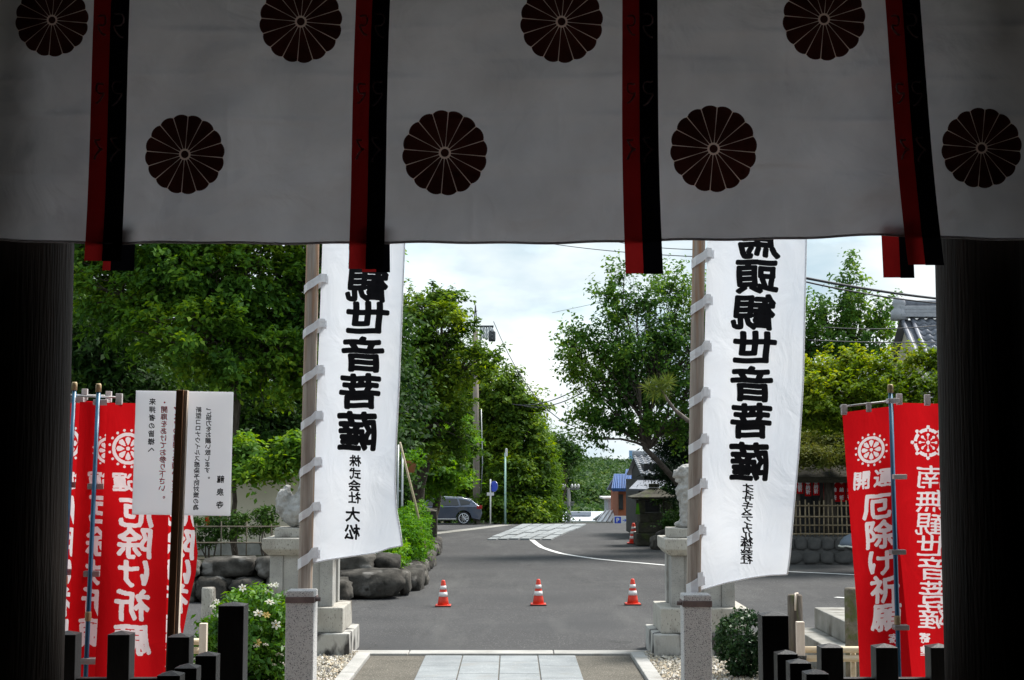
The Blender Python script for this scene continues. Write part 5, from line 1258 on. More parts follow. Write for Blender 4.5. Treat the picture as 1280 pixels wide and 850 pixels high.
for s_ in (-1, 1):
    MB().tube([(cx2(2.0), CYY + s_ * 0.62, cz + 1.39), (cx2(2.6), CYY + s_ * 0.62, cz + 1.445), (cx2(3.5), CYY + s_ * 0.62, cz + 1.41), (cx2(4.05), CYY + s_ * 0.62, cz + 1.30)], 0.018, 6).build('roof_rail', MT['chrome'], car, True)
    MB().span((cx2(4.33), CYY + s_ * 0.70, cz + 0.82), (cx2(4.60), CYY + s_ * 0.885, cz + 0.98)).build('tail_light', MT['tail'], car, bev=0.02)
    MB().span((cx2(0.02), CYY + s_ * 0.55, cz + 0.62), (cx2(0.45), CYY + s_ * 0.845, cz + 0.76)).build('headlight', MT['chrome'], car, bev=0.02)
    MB().box((cx2(1.55), CYY + s_ * 0.98, cz + 1.0), (0.18, 0.16, 0.14)).build('mirror', MT['car_paint'], car, bev=0.03)
    for hx in (2.15, 3.2): MB().span((cx2(hx), CYY + s_ * 0.885, cz + 0.86), (cx2(hx + 0.2), CYY + s_ * 0.915, cz + 0.895)).build('door_handle', MT['car_paint'], car, bev=0.01)
    MB().span((cx2(1.25), CYY + s_ * 0.86, cz + 0.25), (cx2(3.28), CYY + s_ * 0.905, cz + 0.34)).build('side_sill', MT['chrome'], car, bev=0.02)
    for wx in (wf, wb):
        w_ = MB(); yy = CYY + s_ * 0.80
        w_.tube([(cx2(wx), yy - 0.1, cz + wr), (cx2(wx), yy + 0.1, cz + wr)], wr, 28)
        wo = w_.build('wheel', MT['rubber'], car, bev=0.02)
        r_ = MB(); ys = yy + s_ * 0.105
        r_.tube([(cx2(wx), ys, cz + wr), (cx2(wx), ys + s_ * 0.006, cz + wr)], 0.06, 12)
        for k in range(10):
            a = 2 * math.pi * k / 10; ca, sa = math.cos(a), math.sin(a)
            r_.tube([(cx2(wx) + 0.05 * ca, ys, cz + wr + 0.05 * sa), (cx2(wx) + 0.235 * ca, ys, cz + wr + 0.235 * sa)], 0.022, 5)
        pts = [(cx2(wx) + 0.245 * math.cos(t_), ys, cz + wr + 0.245 * math.sin(t_)) for t_ in lin(0, 2 * math.pi, 29)]
        r_.tube(pts, 0.018, 5, False); r_.build('rim', MT['chrome'], wo)
for xx in (2.42, 3.47):
    for s_ in (-1, 1): MB().span((cx2(xx), CYY + s_ * 0.86, cz + 0.36), (cx2(xx + 0.012), CYY + s_ * 0.893, cz + 1.0)).build('door_gap', MT['rubber'], car)
MB().box((cx2(3.75), CYY, cz + 1.40), (0.16, 0.03, 0.09), taper=0.4).build('antenna', MT['car_paint'], car)

# ------------------------------------------------------------------ poles, lamp, road sign
up = P(596, 655, 77); up.z = zg(77)
ut = thing('utility_pole', 'tall concrete utility pole with crossarms rising through the left trees', 'utility pole', up)
topz = P(596, 385, 77).z
MB().tube([up - Vector((0, 0, .3)), (up.x - 0.1, 77, topz - 1.2)], [0.21, 0.14], 12).build('shaft', MT['concrete_pole'], ut, True)
m_ = MB()
for sx in (-1, 1): m_.tube([(up.x - 0.1 + sx * 0.12, 77, topz - 1.4), (up.x - 0.1, 77, topz + 0.15)], 0.03, 6)
for k in range(4): m_.tube([(up.x - 0.2, 77, topz - 1.2 + k * 0.3), (up.x, 77, topz - 1.05 + k * 0.3)], 0.02, 5)
m_.build('lattice_tip', MT['dark_steel'], ut)
for k, (x0, x1, yy) in enumerate(((588, 617, 408), (588, 602, 437), (590, 600, 510))):
    a, b = P(x0, yy, 77), P(x1, yy, 77); MB().span((a.x, 76.95, a.z - 0.05), (b.x, 77.05, a.z + 0.05)).build('crossarm', MT['dark_steel'], ut)
for k in range(5):
    q = P(601 + k * 3.6, 408, 77); MB().lathe((q.x, 77, q.z - 0.75 + 0.1 * (k % 2)), [(0.05, 0), (0.09, .1), (0.05, .2), (0.09, .3), (0.05, .4), (0.08, .55), (0.03, .70)], 8).build('insulator', MT['steel'], ut, True)
for k in range(2): q = P(613 + k * 4, 420, 77); MB().lathe((q.x, 77, q.z - 0.3), [(0.09, 0), (0.11, .1), (0.11, .5), (0.05, .6)], 8).build('insulator', MT['dark_steel'], ut, True)
MB().tube([(up.x + .22, 77, topz - 5.5), (up.x + .30, 77, topz - 8.4), (up.x + .22, 77, topz - 10)], 0.03, 6).build('conduit', MT['steel'], ut, True)
lp = P(631.5, 655, 76); lp.z = zg(76)
lt = thing('street_lamp', 'slim pale green street lamp pole beside the tall trees', 'street lamp', lp)
ltop = P(631.5, 566, 76)
MB().tube([lp, (lp.x, 76, ltop.z)], [0.06, 0.045], 10).build('pole', MT['lamp_green'], lt, True)
MB().box((lp.x + 0.06, 76, ltop.z + .02), (0.12, 0.16, 0.42)).build('lamp_head', MT['white_metal'], lt, bev=0.03)
bpy.context.view_layer.update()
hd = [c for c in lt.children if c.name.startswith('lamp_head')]
sp = P(613, 656, 73); sp.z = zg(73)
sg = thing('road_sign', 'round blue road sign on a thin white pole', 'road sign', sp)
stp = P(613, 599, 73)
MB().tube([sp, (sp.x, 73, stp.z)], 0.035, 8).build('pole', MT['white_metal'], sg, True)
q = P(617.5, 608, 72.9); nv_ = Vector((-0.72, -0.69, 0.0))
MB().tube([q, q + nv_ * 0.02], 0.27, 24).build('disc', MT['sign_blue'], sg)
MB().tube([q - nv_ * 0.012, q - nv_ * 0.001], 0.285, 24).build('disc_rim', MT['steel'], sg)
q = P(613, 617.5, 72.95); MB().box(q, (0.36, 0.02, 0.16)).build('name_plate', MT['white_metal'], sg)
fpz = zg(112)
fp0 = P(711, 655, 112); fp2 = thing('utility_pole', 'distant pale utility pole with white crossarms in the valley', 'utility pole', (fp0.x, 112, fpz))
MB().tube([(fp0.x, 112, fpz), (fp0.x, 112, P(711, 610, 112).z)], [0.2, 0.15], 10).build('shaft', MT['far_pole'], fp2, True)
for (x0, x1, yy) in ((703, 724, 611), (705, 718, 628), (706, 717, 631)):
    a, b = P(x0, yy, 112), P(x1, yy, 112); MB().span((a.x, 111.9, a.z - .07), (b.x, 112.1, a.z + .07)).build('crossarm', MT['far_pole'], fp2)
for xx in (703.5, 707, 715, 719, 723): q = P(xx, 609.5, 112); MB().lathe((q.x, 112, q.z - .02), [(0.07, 0), (0.1, .12), (0.05, .3)], 8).build('insulator', MT['white_metal'], fp2, True)

def wire(label, pts, r, group='overhead wires', name='overhead_wire'):
    o = MB(); A = Vector(pts[0]); B = Vector(pts[-1])
    ps = []
    for i in range(16):
        t = i / 15; q = A.lerp(B, t); q.z -= pts[1] * 4 * t * (1 - t); ps.append(q)
    c = (A + B) / 2
    ob = o.tube(ps, r, 6).build(name, MT['cable'], None, True, at=c); tag(ob, label, 'wire', group)
wire('thick black cable crossing the sky behind the right treetop', [P(985, 343, 26), 0.05, P(1200, 376, 30)], 0.026)
wire('second strand hugging the thick cable at right', [P(985, 347, 26.2), 0.08, P(1200, 381, 30.2)], 0.016)
wire('thin wire from the utility pole down to the right tree', [P(617, 402, 77), 2.5, P(790, 522, 60)], 0.022)
wire('thin wire beside the right tree at mid height', [P(640, 505, 77), 0.3, P(730, 482, 50)], 0.02)
wire('thin wire just under the previous one beside the right tree', [P(650, 506, 77), 0.3, P(730, 490, 50)], 0.02)
wire('faint wire high in the bright sky', [P(660, 300, 50), 0.1, P(900, 322, 34)], 0.012)
wire('faint wire just below the curtain edge at right of centre', [P(760, 300, 50), 0.1, P(900, 312, 34)], 0.012)
wire('short faint wire in the middle of the sky', [P(690, 391, 60), 0.0, P(760, 376, 50)], 0.007)
wire('thin wire crossing in front of the yellow-green maple', [P(1030, 409, 27), 0.05, P(1170, 407, 29)], 0.010)
wire('lower thin wire crossing in front of the yellow-green maple', [P(1010, 425, 26.5), 0.02, P(1170, 428, 29)], 0.010)

# ------------------------------------------------------------------ right side: stone lantern, black building, houses
p = G(812, 681)
roof_lantern('stone_lantern', 'big mossy stone lantern on stacked blocks beside the cone', (p.x + 0.16, 45.6, 0), 1.2, 0.40, MT['moss_stone'], 'roofed stone lanterns', [(0.62, 0.38), (0.55, 0.34), (0.5, 0.30)])
gp_ = P(797, 636, 44.6); t = thing('green_cloth', 'small green cloth hanging in the mossy stone lantern', 'cloth', gp_); MB().box(gp_, (0.14, 0.03, 0.34), taper=0.4).build('cloth', MT['lf_hedge'], t)
runs = [((P(828 + 9 * k, 668, 43.2).x, 43.2 + 0.3 * (k % 2), 0.18 + 0.1 * (k % 3)), (0.35, 0.35, 0.24 + 0.06 * (k % 2)), 0.2 * k) for k in range(7)]
boulder_wall('dark rocks piled between the mossy lantern and right lion', runs)
lw = thing('stone_wall', 'low grey block wall behind the right lion', 'wall', (6.6, 47, 0))
for r_ in range(3):
    for c_ in range(6):
        MB().span((4.9 + c_ * 0.92 + (r_ % 2) * 0.3, 47.0 + rng.uniform(0, .03), r_ * 0.44 - .05), (4.9 + (c_ + 1) * 0.92 - 0.015 + (r_ % 2) * 0.3, 47.5, (r_ + 1) * 0.44 - 0.065)).build('block', MT['moss_stone'], lw, bev=0.015)
# black timber building
bb = thing('black_building', 'black boarded building with pale tiled roof behind the pine', 'building', (6.5, 54, 0))
a = P(799, 638, 52); b = P(905, 600, 52)
MB().span((a.x, 52, -0.1), (b.x, 58, b.z)).build('wall', MT['black_wood'], bb)
nb_ = 7
for k in range(nb_): MB().span((a.x - 0.02, 51.96, 0.9 + k * (b.z - 0.9) / nb_), (b.x, 51.998, 0.9 + (k + 1) * (b.z - 0.9) / nb_ - 0.02)).build('board', MT['black_wood'], bb, bev=0.008)
a2 = P(804, 600, 53); b2 = P(905, 590, 53)
MB().span((a2.x, 52.6, a2.z), (b2.x, 58, b2.z + 0.3)).build('upper_wall', MT['black_wood'], bb)
def tiled_roof(parent, x0, x1, Y0, z0, Y1, z1, nr, nc, m, th=0.05, name='tile'):
    """pantiles as single pieces on a pitch rising from (Y0,z0) to (Y1,z1)"""
    L_ = math.hypot(Y1 - Y0, z1 - z0); ang = math.atan2(z1 - z0, Y1 - Y0); rl = L_ / nr; cw = (x1 - x0) / nc
    v = []; seg = 6
    for j, yy in enumerate((-0.06, rl * 1.04)):
        for i in range(seg + 1):
            t = i / seg; zz = 0.30 * cw * math.sin(t * 2 * math.pi) * 0.5 + (0.045 if j == 0 else 0.0)
            v.append((t * cw * 1.02, yy, zz))
    n = seg + 1
    f = [(i, i + 1, n + i + 1, n + i) for i in range(seg)]
    v += [(x_, y_, z_ - 0.03) for x_, y_, z_ in v[:n]]; f += [(2 * n + i, 2 * n + i + 1, i + 1, i) for i in range(seg)]
    me = bpy.data.meshes.new(name); me.from_pydata(v, [], f); me.polygons.foreach_set('use_smooth', [True] * len(f)); me.materials.append(m)
    for r_ in range(nr):
        for c_ in range(nc):
            o = put(name, me, m, parent, (x0 + c_ * cw, Y0 + (Y1 - Y0) * r_ / nr, z0 + (z1 - z0) * r_ / nr)); o.rotation_euler = (ang, 0, 0)
ra, rb = P(801, 593, 52), P(906, 570, 55.5)
rf = MB(); rf.v = [(ra.x + .03, 52.05, ra.z - .06), (rb.x, 52.05, ra.z - .06), (rb.x, 55.5, rb.z - .06), (ra.x + .03, 55.5, rb.z - .06), (ra.x + .03, 59, ra.z - .06), (rb.x, 59, ra.z - .06)]
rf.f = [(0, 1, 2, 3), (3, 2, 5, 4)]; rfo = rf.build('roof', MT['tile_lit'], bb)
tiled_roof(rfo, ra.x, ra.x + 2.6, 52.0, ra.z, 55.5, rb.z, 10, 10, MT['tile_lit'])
MB().tube([(ra.x, 55.5, rb.z + .08), (rb.x, 55.5, rb.z + .08)], 0.13, 10).build('ridge', MT['tile_lit'], bb, True)
rr_ = MB(); q0 = P(787, 612, 50.5); rr_.v = [tuple(P(x_, y_, Y_)) for x_, y_, Y_ in ((786, 613, 50.2), (797, 602, 51.9), (906, 602, 51.9), (906, 615, 50.2))] ; rr_.f = [(0, 1, 2, 3)]
so = rr_.build('lean_to_roof', MT['tile'], bb); sm = so.modifiers.new('thickness', 'SOLIDIFY'); sm.thickness = 0.06
# orange house with blue tiles
oh = thing('orange_house', 'small orange-walled house with blue tiled gables in the distance', 'house', (P(785, 640, 92).x, 92, zg(92)))
a, b = P(773, 640, 92), P(806, 606, 92)
MB().span((a.x, 92, zg(95) - 1), (b.x, 99, b.z)).build('wall', MT['orange_wall'], oh)
q0, q1 = P(773.5, 637, 91.9), P(779, 618, 91.9); w0 = MB().span((q0.x, 91.9, q0.z), (q1.x, 92.05, q1.z)).build('window', MT['black_wood'], oh)
MB().span((q0.x + .05, 91.88, q0.z + .06), (q1.x - .05, 91.898, q1.z - .06)).build('pane', MT['car_glass'], w0)
for (xl, xr_, yt, yb, Y, dpt) in ((768, 790, 594, 612, 91.4, 5), (783, 806, 588, 607, 93, 5)):
    A, B = P(xl, yb, Y), P(xr_, yb, Y); T_ = P(xl + 3, yt, Y + dpt / 2); s_ = FOC / Y
    m_ = MB(); m_.v = [(A.x - .15, Y, A.z), (B.x, Y, B.z), (B.x, Y + dpt / 2, T_.z), (T_.x - .15, Y + dpt / 2, T_.z), (B.x, Y + dpt, B.z), (A.x - .15, Y + dpt, A.z)]
    m_.f = [(0, 1, 2, 3), (3, 2, 4, 5)]; o = m_.build('roof', MT['blue_tile'], oh); sm = o.modifiers.new('thickness', 'SOLIDIFY'); sm.thickness = 0.12
    n_ = 10
    for k in range(n_ + 1):
        t_ = k / n_
        MB().tube([(A.x - .15 + (B.x - A.x + .15) * t_, Y - 0.02, A.z + .05), (T_.x - .15 + (B.x - T_.x + .15) * t_, Y + dpt / 2, T_.z + .05)], 0.06, 5).build('tile_row', MT['blue_tile'], o)
g0, g1 = P(760, 641, 100), P(771, 624, 100)
t = thing('grey_shed', 'grey panelled shed left of the orange house', 'shed', ((g0.x + g1.x) / 2, 100, zg(100)))
MB().span((g0.x, 100, zg(103) - 1), (g1.x, 104, g1.z)).build('wall', MT['grey_panel'], t)
for k in range(4): xx = g0.x + (g1.x - g0.x) * (k + .5) / 4; MB().span((xx - .02, 99.97, g0.z - 3), (xx + .02, 99.998, g1.z - .05)).build('rib', MT['steel'], t)
MB().box(((g0.x + g1.x) / 2 - .1, 102, g1.z + .08), (g1.x - g0.x + .5, 4.4, 0.12)).build('roof', MT['white_metal'], t)
# low white houses in the dip
g0, g1 = P(702, 655, 125), P(757, 641, 125)
t = thing('white_house', 'long low white roofed house in the valley', 'house', ((g0.x + g1.x) / 2, 125, zg(125)))
MB().span((g0.x, 125, zg(125) - .5), (g1.x, 133, g0.z + .35)).build('wall', MT['white_wall'], t)
m_ = MB(); m_.v = [(g0.x - .4, 124.5, g0.z + .3), (g1.x + .4, 124.5, g0.z + .3), (g1.x + .4, 129, g1.z), (g0.x - .4, 129, g1.z), (g1.x + .4, 133.5, g0.z + .3), (g0.x - .4, 133.5, g0.z + .3)]; m_.f = [(0, 1, 2, 3), (3, 2, 4, 5)]
o = m_.build('roof', MT['metal_roof'], t); sm = o.modifiers.new('thickness', 'SOLIDIFY'); sm.thickness = 0.15
for xx in (716, 731): q = P(xx, 642, 127); MB().box(q, (1.1, 1.0, 0.35)).build('roof_vent', MT['grey_panel'], o, bev=0.03)
g0, g1 = P(748, 656, 96), P(790, 638, 96)
t = thing('gable_house', 'pale gabled house roof just beyond the crest', 'house', ((g0.x + g1.x) / 2, 96, zg(96) - 1))
e0, e1, r0_, r1_ = P(746, 652, 94.5), P(794, 652, 94.5), P(757, 638, 97), P(794, 638, 97)
MB().span((e0.x + .5, 95, zg(96) - 2), (e1.x, 99, e0.z - .02)).build('wall', MT['white_wall'], t)
m_ = MB(); m_.v = [tuple(e0), tuple(e1), tuple(r1_), tuple(r0_), (e1.x, 99.5, e1.z), (e0.x, 99.5, e0.z)]; m_.f = [(0, 1, 2, 3), (3, 2, 4, 5)]
o = m_.build('roof', MT['metal_roof'], t); sm = o.modifiers.new('thickness', 'SOLIDIFY'); sm.thickness = 0.1
for k in range(9): tt_ = k / 8; MB().tube([e0.lerp(e1, tt_) + Vector((0, -.02, .04)), r0_.lerp(r1_, tt_) + Vector((0, 0, .04))], 0.035, 5).build('roof_seam', MT['metal_roof'], o)
m_ = MB(); m_.v = [(e0.x + .1, 94.6, e0.z - .06), (r0_.x - .02, 97, r0_.z - .08), (e0.x + .1, 99.4, e0.z - .06)]; m_.f = [(0, 1, 2)]; m_.build('gable', MT['black_wood'], t)
pp = P(776, 650, 81); pt = thing('parking_sign', 'white parking sign board with blue P at the crest', 'sign', (pp.x, 81, zg(81)))
MB().box(pp, (0.86, 0.03, 0.46)).build('board', MT['white_metal'], pt)
MB().tube([(pp.x, 81.04, zg(81) - .2), (pp.x, 81.04, pp.z)], 0.03, 6).build('leg', MT['steel'], pt)
MB().box(pp + Vector((-.17, -.025, 0)), (0.36, 0.012, 0.36)).build('blue_square', MT['sign_blue'], pt)
lettering('lettering', [('P', pp.x - .085, -pp.z - .01, 0.36, 0.34)], lambda x, y, l: Vector((x, 80.955 - l, -y)), MT['white_metal'], pt, 0.03, 6)
lettering('lettering', [('→', pp.x + .22, -pp.z, 0.26, 0.26)], lambda x, y, l: Vector((x, 80.975 - l, -y)), MT['sign_blue'], pt, 0.03, 6)
q = P(851, 0, 500); tw = P(790, 585, 1500); tt = P(790, 563, 1500)
t = thing('hazy_tower', 'distant tower with haze blue in its colour above the wooded hill', 'tower', (tw.x, 1500, -10))
for (dx, hw, zt) in ((0, 2.6, tt.z), (3.0, 1.3, tt.z - 3)): MB().span((tw.x + dx - hw, 1500, -10), (tw.x + dx + hw, 1506, zt)).build('block', MT['tower'], t)
for k in range(14): MB().span((tw.x - 2.62, 1499.9, 3 + k * 1.4), (tw.x + 2.62, 1499.99, 3.25 + k * 1.4)).build('floor_band', MT['grey_panel'], t)

# big tiled roof at right
tr_ = thing('temple_building', 'temple building with grey tiled roof and ridge behind the maple', 'building', (13, 40, 0))
MB().span((11.2, 36.6, -0.1), (16.0, 43.5, 3.6)).build('wall', MT['plaster'], tr_)
rz = P(1122, 398, 40.0).z; x0 = P(1122, 398, 40).x
e_z = rz - 3.3; e_Y = 36.0
m_ = MB(); m_.v = [(x0 + .05, e_Y + .05, e_z - .05), (x0 + 5.2, e_Y + .05, e_z - .05), (x0 + 5.2, 40, rz - .05), (x0 + .05, 40, rz - .05), (x0 + 5.2, 44, e_z), (x0 + .05, 44, e_z)]; m_.f = [(0, 1, 2, 3), (3, 2, 4, 5)]
rof = m_.build('roof', MT['tile'], tr_)
tiled_roof(rof, x0 + 0.35, x0 + 4.2, e_Y, e_z, 40.0, rz, 20, 15, MT['tile'])
for d_ in (0.0, 0.28): MB().tube([(x0 + 0.1 + d_, e_Y, e_z + .06), (x0 + 0.1 + d_, 40, rz + .06)], 0.055, 8).build('verge_roll', MT['tile'], tr_, True)
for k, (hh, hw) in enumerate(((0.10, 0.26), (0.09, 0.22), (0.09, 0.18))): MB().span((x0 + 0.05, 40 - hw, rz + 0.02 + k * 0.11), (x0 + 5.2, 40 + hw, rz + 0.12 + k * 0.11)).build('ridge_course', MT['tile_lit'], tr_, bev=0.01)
MB().tube([(x0 + 0.02, 40, rz + .42), (x0 + 5.2, 40, rz + .42)], 0.10, 10).build('ridge_roll', MT['tile'], tr_, True)
MB().lathe((x0 + 0.05, 40, rz - 0.05), [(0.25, 0), (0.24, .25), (0.14, .35), (0.2, .45), (0.16, .6), (0.05, .68)], 10).build('ridge_end_ornament', MT['tile_lit'], tr_, True)
m_ = MB(); m_.v = [(x0 + .25, 36.6, 3.5), (x0 + .25, 43.4, 3.5), (x0 + .25, 40, rz - .15)]; m_.f = [(0, 1, 2)]; m_.build('gable', MT['plaster'], tr_)

# small roofed shrine with red banners, bamboo fence, retaining wall
sh = thing('roofed_shrine', 'dark open shrine under a mossy roof behind the bamboo fence', 'shrine', (8.6, 39.5, 0.8))
a, b = P(985, 590, 38.2), P(1110, 566, 38.2)
m_ = MB(); m_.v = [(a.x, 36.9, a.z - .12), (b.x, 36.9, a.z - .12), (b.x, 40, b.z + .25), (a.x, 40, b.z + .25), (b.x, 42.4, a.z), (a.x, 42.4, a.z)]; m_.f = [(0, 1, 2, 3), (3, 2, 4, 5)]
o = m_.build('roof', MT['thatch'], sh); sm = o.modifiers.new('thickness', 'SOLIDIFY'); sm.thickness = 0.16
MB().tube([(a.x, 37.55, a.z), (b.x, 37.55, a.z)], 0.08, 8).build('eave_beam', MT['bark'], sh, True)
for xx in (996, 1037, 1085): q = P(xx, 640, 38.0); MB().tube([(q.x, 38.0, 0.7), (q.x, 38.0, a.z)], 0.17 if xx == 1037 else 0.1, 10).build('post', MT['bark'], sh, True)
MB().span((a.x, 42.0, 0.7), (b.x, 42.2, a.z)).build('back_wall', MT['black_wood'], sh)
MB().span((a.x, 39.2, 0.7), (b.x - .5, 40.4, 1.1)).build('offering_table', MT['black_wood'], sh)
tlr = thing('tile_corner', 'grey tiled roof corner behind the readable red flag', 'roof', P(1050, 563, 37))
m_ = MB(); m_.v = [tuple(P(x_, y_, Y_)) for x_, y_, Y_ in ((1036, 559, 37.6), (1062, 565, 36.6), (1075, 574, 36.6), (1046, 571, 37.6))]; m_.f = [(0, 1, 2, 3)]
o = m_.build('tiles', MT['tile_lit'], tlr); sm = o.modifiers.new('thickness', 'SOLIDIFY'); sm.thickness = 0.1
for k, (xx, y0, y1, w_) in enumerate(((1000, 598, 617, 8), (1010, 598, 620, 8), (1020, 597, 619, 8), (1034, 597, 626, 9), (1043, 597, 627, 9), (1052, 597, 627, 9), (1062, 597, 626, 9))):
    Y = 37.9 + 0.05 * (k % 2); q = P(xx, (y0 + y1) / 2, Y); s_ = FOC / Y
    t = thing('small_red_banner', 'small red banner with white characters in the shrine, %s from the left' % ['first', 'second', 'third', 'fourth', 'fifth', 'sixth', 'last'][k], 'banner', (q.x, Y, q.z), 'red banners hung under the shrine eave')
    MB().box(q, (w_ / s_, 0.012, (y1 - y0) / s_)).build('cloth', MT['red_cloth'], t)
    lettering('lettering', column('奉納祈', xx, y0 + 5, y1 - 5, 5.5, 6), lambda x, y, l: P(x, y, Y - 0.02 - l), MT['flag_white'], t, 0.05, 5)
    MB().tube([P(xx - w_ / 2, y0, Y), P(xx + w_ / 2, y0, Y)], 0.01, 5).build('rod', MT['bamboo_old'], t)
a, b = P(980, 705, 36.2), P(1110, 705, 36.2)
rw = thing('retaining_wall', 'dark mortared stone retaining wall under the bamboo fence', 'wall', ((a.x + b.x) / 2, 36.4, 0))
MB().span((a.x, 36.3, -0.1), (b.x, 42.5, 0.68)).build('wall_core', MT['mortar_wall'], rw)
xx = a.x
for r_ in range(2):
    xx = a.x - 0.1 * r_
    while xx < b.x:
        w_ = rng.uniform(0.14, 0.26); o = put('stone', boulder_mesh(w_, 0.05, 0.16, 2, 0.22), MT['mortar_wall'], rw, (xx + w_, 36.29, 0.17 + r_ * 0.335)); xx += 2 * w_ + 0.01
lf_ = lattice('weathered bamboo lattice fence on the retaining wall at right', (a.x, 36.7, 0.68), (b.x, 36.7, 0.68), 0.68, (0.06, 0.28, 0.50, 0.78), 22, MT['bamboo_old'], 'bamboo lattice fences', 1.5)
uq = P(1063, 679, 33.5); un = thing('umbrella', 'edge of a blue-grey umbrella behind the readable red flag', 'umbrella', (uq.x, 33.5, 0))
m_ = MB(); m_.lathe((uq.x + .1, 33.5, uq.z - .05), [(0.36, 0.0), (0.33, 0.10), (0.24, 0.20), (0.10, 0.27), (0.01, 0.29)], 16); m_.build('canopy', MT['umbrella'], un, True)
MB().tube([(uq.x + .1 + 0.365 * math.cos(t_), 33.5 + 0.365 * math.sin(t_), uq.z - .05 - 0.02 * abs(math.sin(4 * t_))) for t_ in lin(0, 2 * math.pi, 40)], 0.022, 5, False).build('canopy_trim', MT['petal'], un, True)
MB().tube([(uq.x + .1, 33.5, 0), (uq.x + .1, 33.5, uq.z + .26)], 0.015, 6).build('shaft', MT['steel'], un)
MB().span((P(980, 705, 42).x, 42.6, -.1), (30, 60, 0.6)).build('shrine_bank', MT['soil'])['kind'] = 'structure'
bpy.data.objects['shrine_bank']['label'] = 'raised earth bank behind the shrine'

# ------------------------------------------------------------------ trees
def base_at(x, Y, z=None): 
    q = P(x, 600, Y); return Vector((q.x, Y, zg(Y) if z is None else z))
tl = 'trees on the left of the road'; trr = 'trees on the right of the road'
# big broadleaf tree above the left garden
L1 = lobes_px([(300, 345, 75, 55, 0), (385, 370, 60, 55, 1.0), (225, 340, 70, 50, -0.5), (150, 360, 65, 55, 0), (330, 440, 80, 50, 0.6), (240, 420, 75, 50, -1.0), (420, 440, 60, 60, 1.5),
               (300, 250, 110, 60, 0.5), (180, 260, 90, 60, 0.5), (420, 290, 70, 70, 1), (100, 300, 60, 60, 0.5)], 35)
tree('broadleaf_tree', 'large spreading green tree filling the view above the notice board', base_at(300, 36), L1, (0.17, 0.52), 52, 26, 0.46, MT['lf_left'], MT['bark'], 0.2, P(298, 430, 35.2), True, tl, 0.42, 0.9, 0.35, 0.5, spray=0.8, rise=0.1)
L1b = lobes_px([(130, 430, 70, 60, 0), (190, 500, 80, 60, 0), (110, 520, 60, 70, 0), (280, 520, 80, 60, 1), (370, 520, 60, 60, 1.5), (60, 420, 50, 90, 0.5), (330, 570, 50, 35, -2.5), (440, 540, 50, 60, 2)], 38)
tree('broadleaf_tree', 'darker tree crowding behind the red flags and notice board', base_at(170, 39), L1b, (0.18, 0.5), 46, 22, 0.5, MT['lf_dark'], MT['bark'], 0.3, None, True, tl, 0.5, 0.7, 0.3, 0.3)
L1c = lobes_px([(345, 575, 38, 16, 0), (318, 588, 30, 12, -0.2), (300, 560, 36, 22, 0.2), (372, 560, 30, 22, 0)], 31.5 - 2.0)
tree('broadleaf_tree', 'low leafy branch spray hanging over the beige wall', base_at(296, 31.9 - 1.6, 0.5), L1c, (0.15, 0.5), 36, 60, 0.26, MT['lf_left'], MT['bark'], 0.07, P(292, 606, 29.6), True, tl, 0.35, 0.8, 0.3, 0.5, 0.5)
L1d = lobes_px([(60, 480, 110, 170, 0), (200, 470, 120, 170, 0), (340, 480, 120, 150, 1), (450, 500, 80, 140, 2)], 46)
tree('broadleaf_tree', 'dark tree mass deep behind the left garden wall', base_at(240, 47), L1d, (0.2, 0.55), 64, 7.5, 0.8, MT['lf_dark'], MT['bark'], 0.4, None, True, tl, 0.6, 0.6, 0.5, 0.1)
# layered trees beyond the banner
L2 = lobes_px([(545, 368, 32, 12, 0), (562, 390, 30, 13, -1), (525, 392, 28, 16, 0), (575, 408, 22, 9, 0), (540, 425, 44, 18, 0), (600, 438, 30, 9, -1), (518, 450, 40, 28, 0), (560, 468, 32, 16, -0.5), (607, 456, 22, 8, 0.5), (535, 505, 44, 24, 0), (560, 500, 24, 16, 1), (505, 520, 40, 40, 0.5), (550, 550, 46, 24, 0), (470, 430, 40, 70, 1), (470, 540, 40, 60, 1)], 56)
tree('layered_tree', 'tall tree with layered dark green tiers right of the left banner', base_at(520, 57), L2, (0.20, 0.5), 46, 20, 0.55, MT['lf_mid'], MT['bark'], 0.3, P(535, 500, 56), True, tl, 0.2, 1.1, 0.2, 0.4, spray=0.8, rise=0.0)
L2b = lobes_px([(550, 560, 38, 22, 0), (570, 540, 22, 16, 0), (562, 588, 26, 14, -1), (540, 590, 40, 20, 0), (520, 560, 30, 24, -2)], 63)
tree('layered_tree', 'bright green lower tree arching over the parked car', base_at(540, 64), L2b, (0.22, 0.5), 46, 22, 0.6, MT['lf_bright'], MT['bark'], 0.22, P(548, 610, 63.5), True, tl, 0.2, 1.1, 0.2, 0.4, spray=0.9, rise=-0.1)
L3 = lobes_px([(625, 490, 36, 28, 0), (650, 510, 30, 26, 0), (610, 530, 34, 30, 1), (650, 550, 34, 30, -0.5), (620, 570, 34, 28, 0), (665, 575, 26, 30, 0), (640, 605, 34, 26, 0), (605, 480, 26, 24, 1), (660, 620, 26, 22, 0), (590, 600, 24, 26, 2)], 80)
tree('rounded_tree', 'rounded green tree behind the street lamp', base_at(645, 80.5), L3, (0.27, 0.5), 44, 17, 0.75, MT['lf_mid'], MT['bark'], 0.35, None, True, tl, 0.3, 1.0, 0.4, 0.3, spray=0.9, rise=0.0)
L3b = lobes_px([(618, 625, 28, 18, 0), (600, 630, 22, 16, 0), (652, 636, 24, 15, 0), (640, 590, 26, 20, 0.5)], 77.5)
tree('rounded_tree', 'small bright tree behind the blue road sign', base_at(640, 78), L3b, (0.24, 0.5), 44, 20, 0.6, MT['lf_mid'], MT['bark'], 0.12, None, True, tl, 0.3, 1.0, 0.3, 0.3)
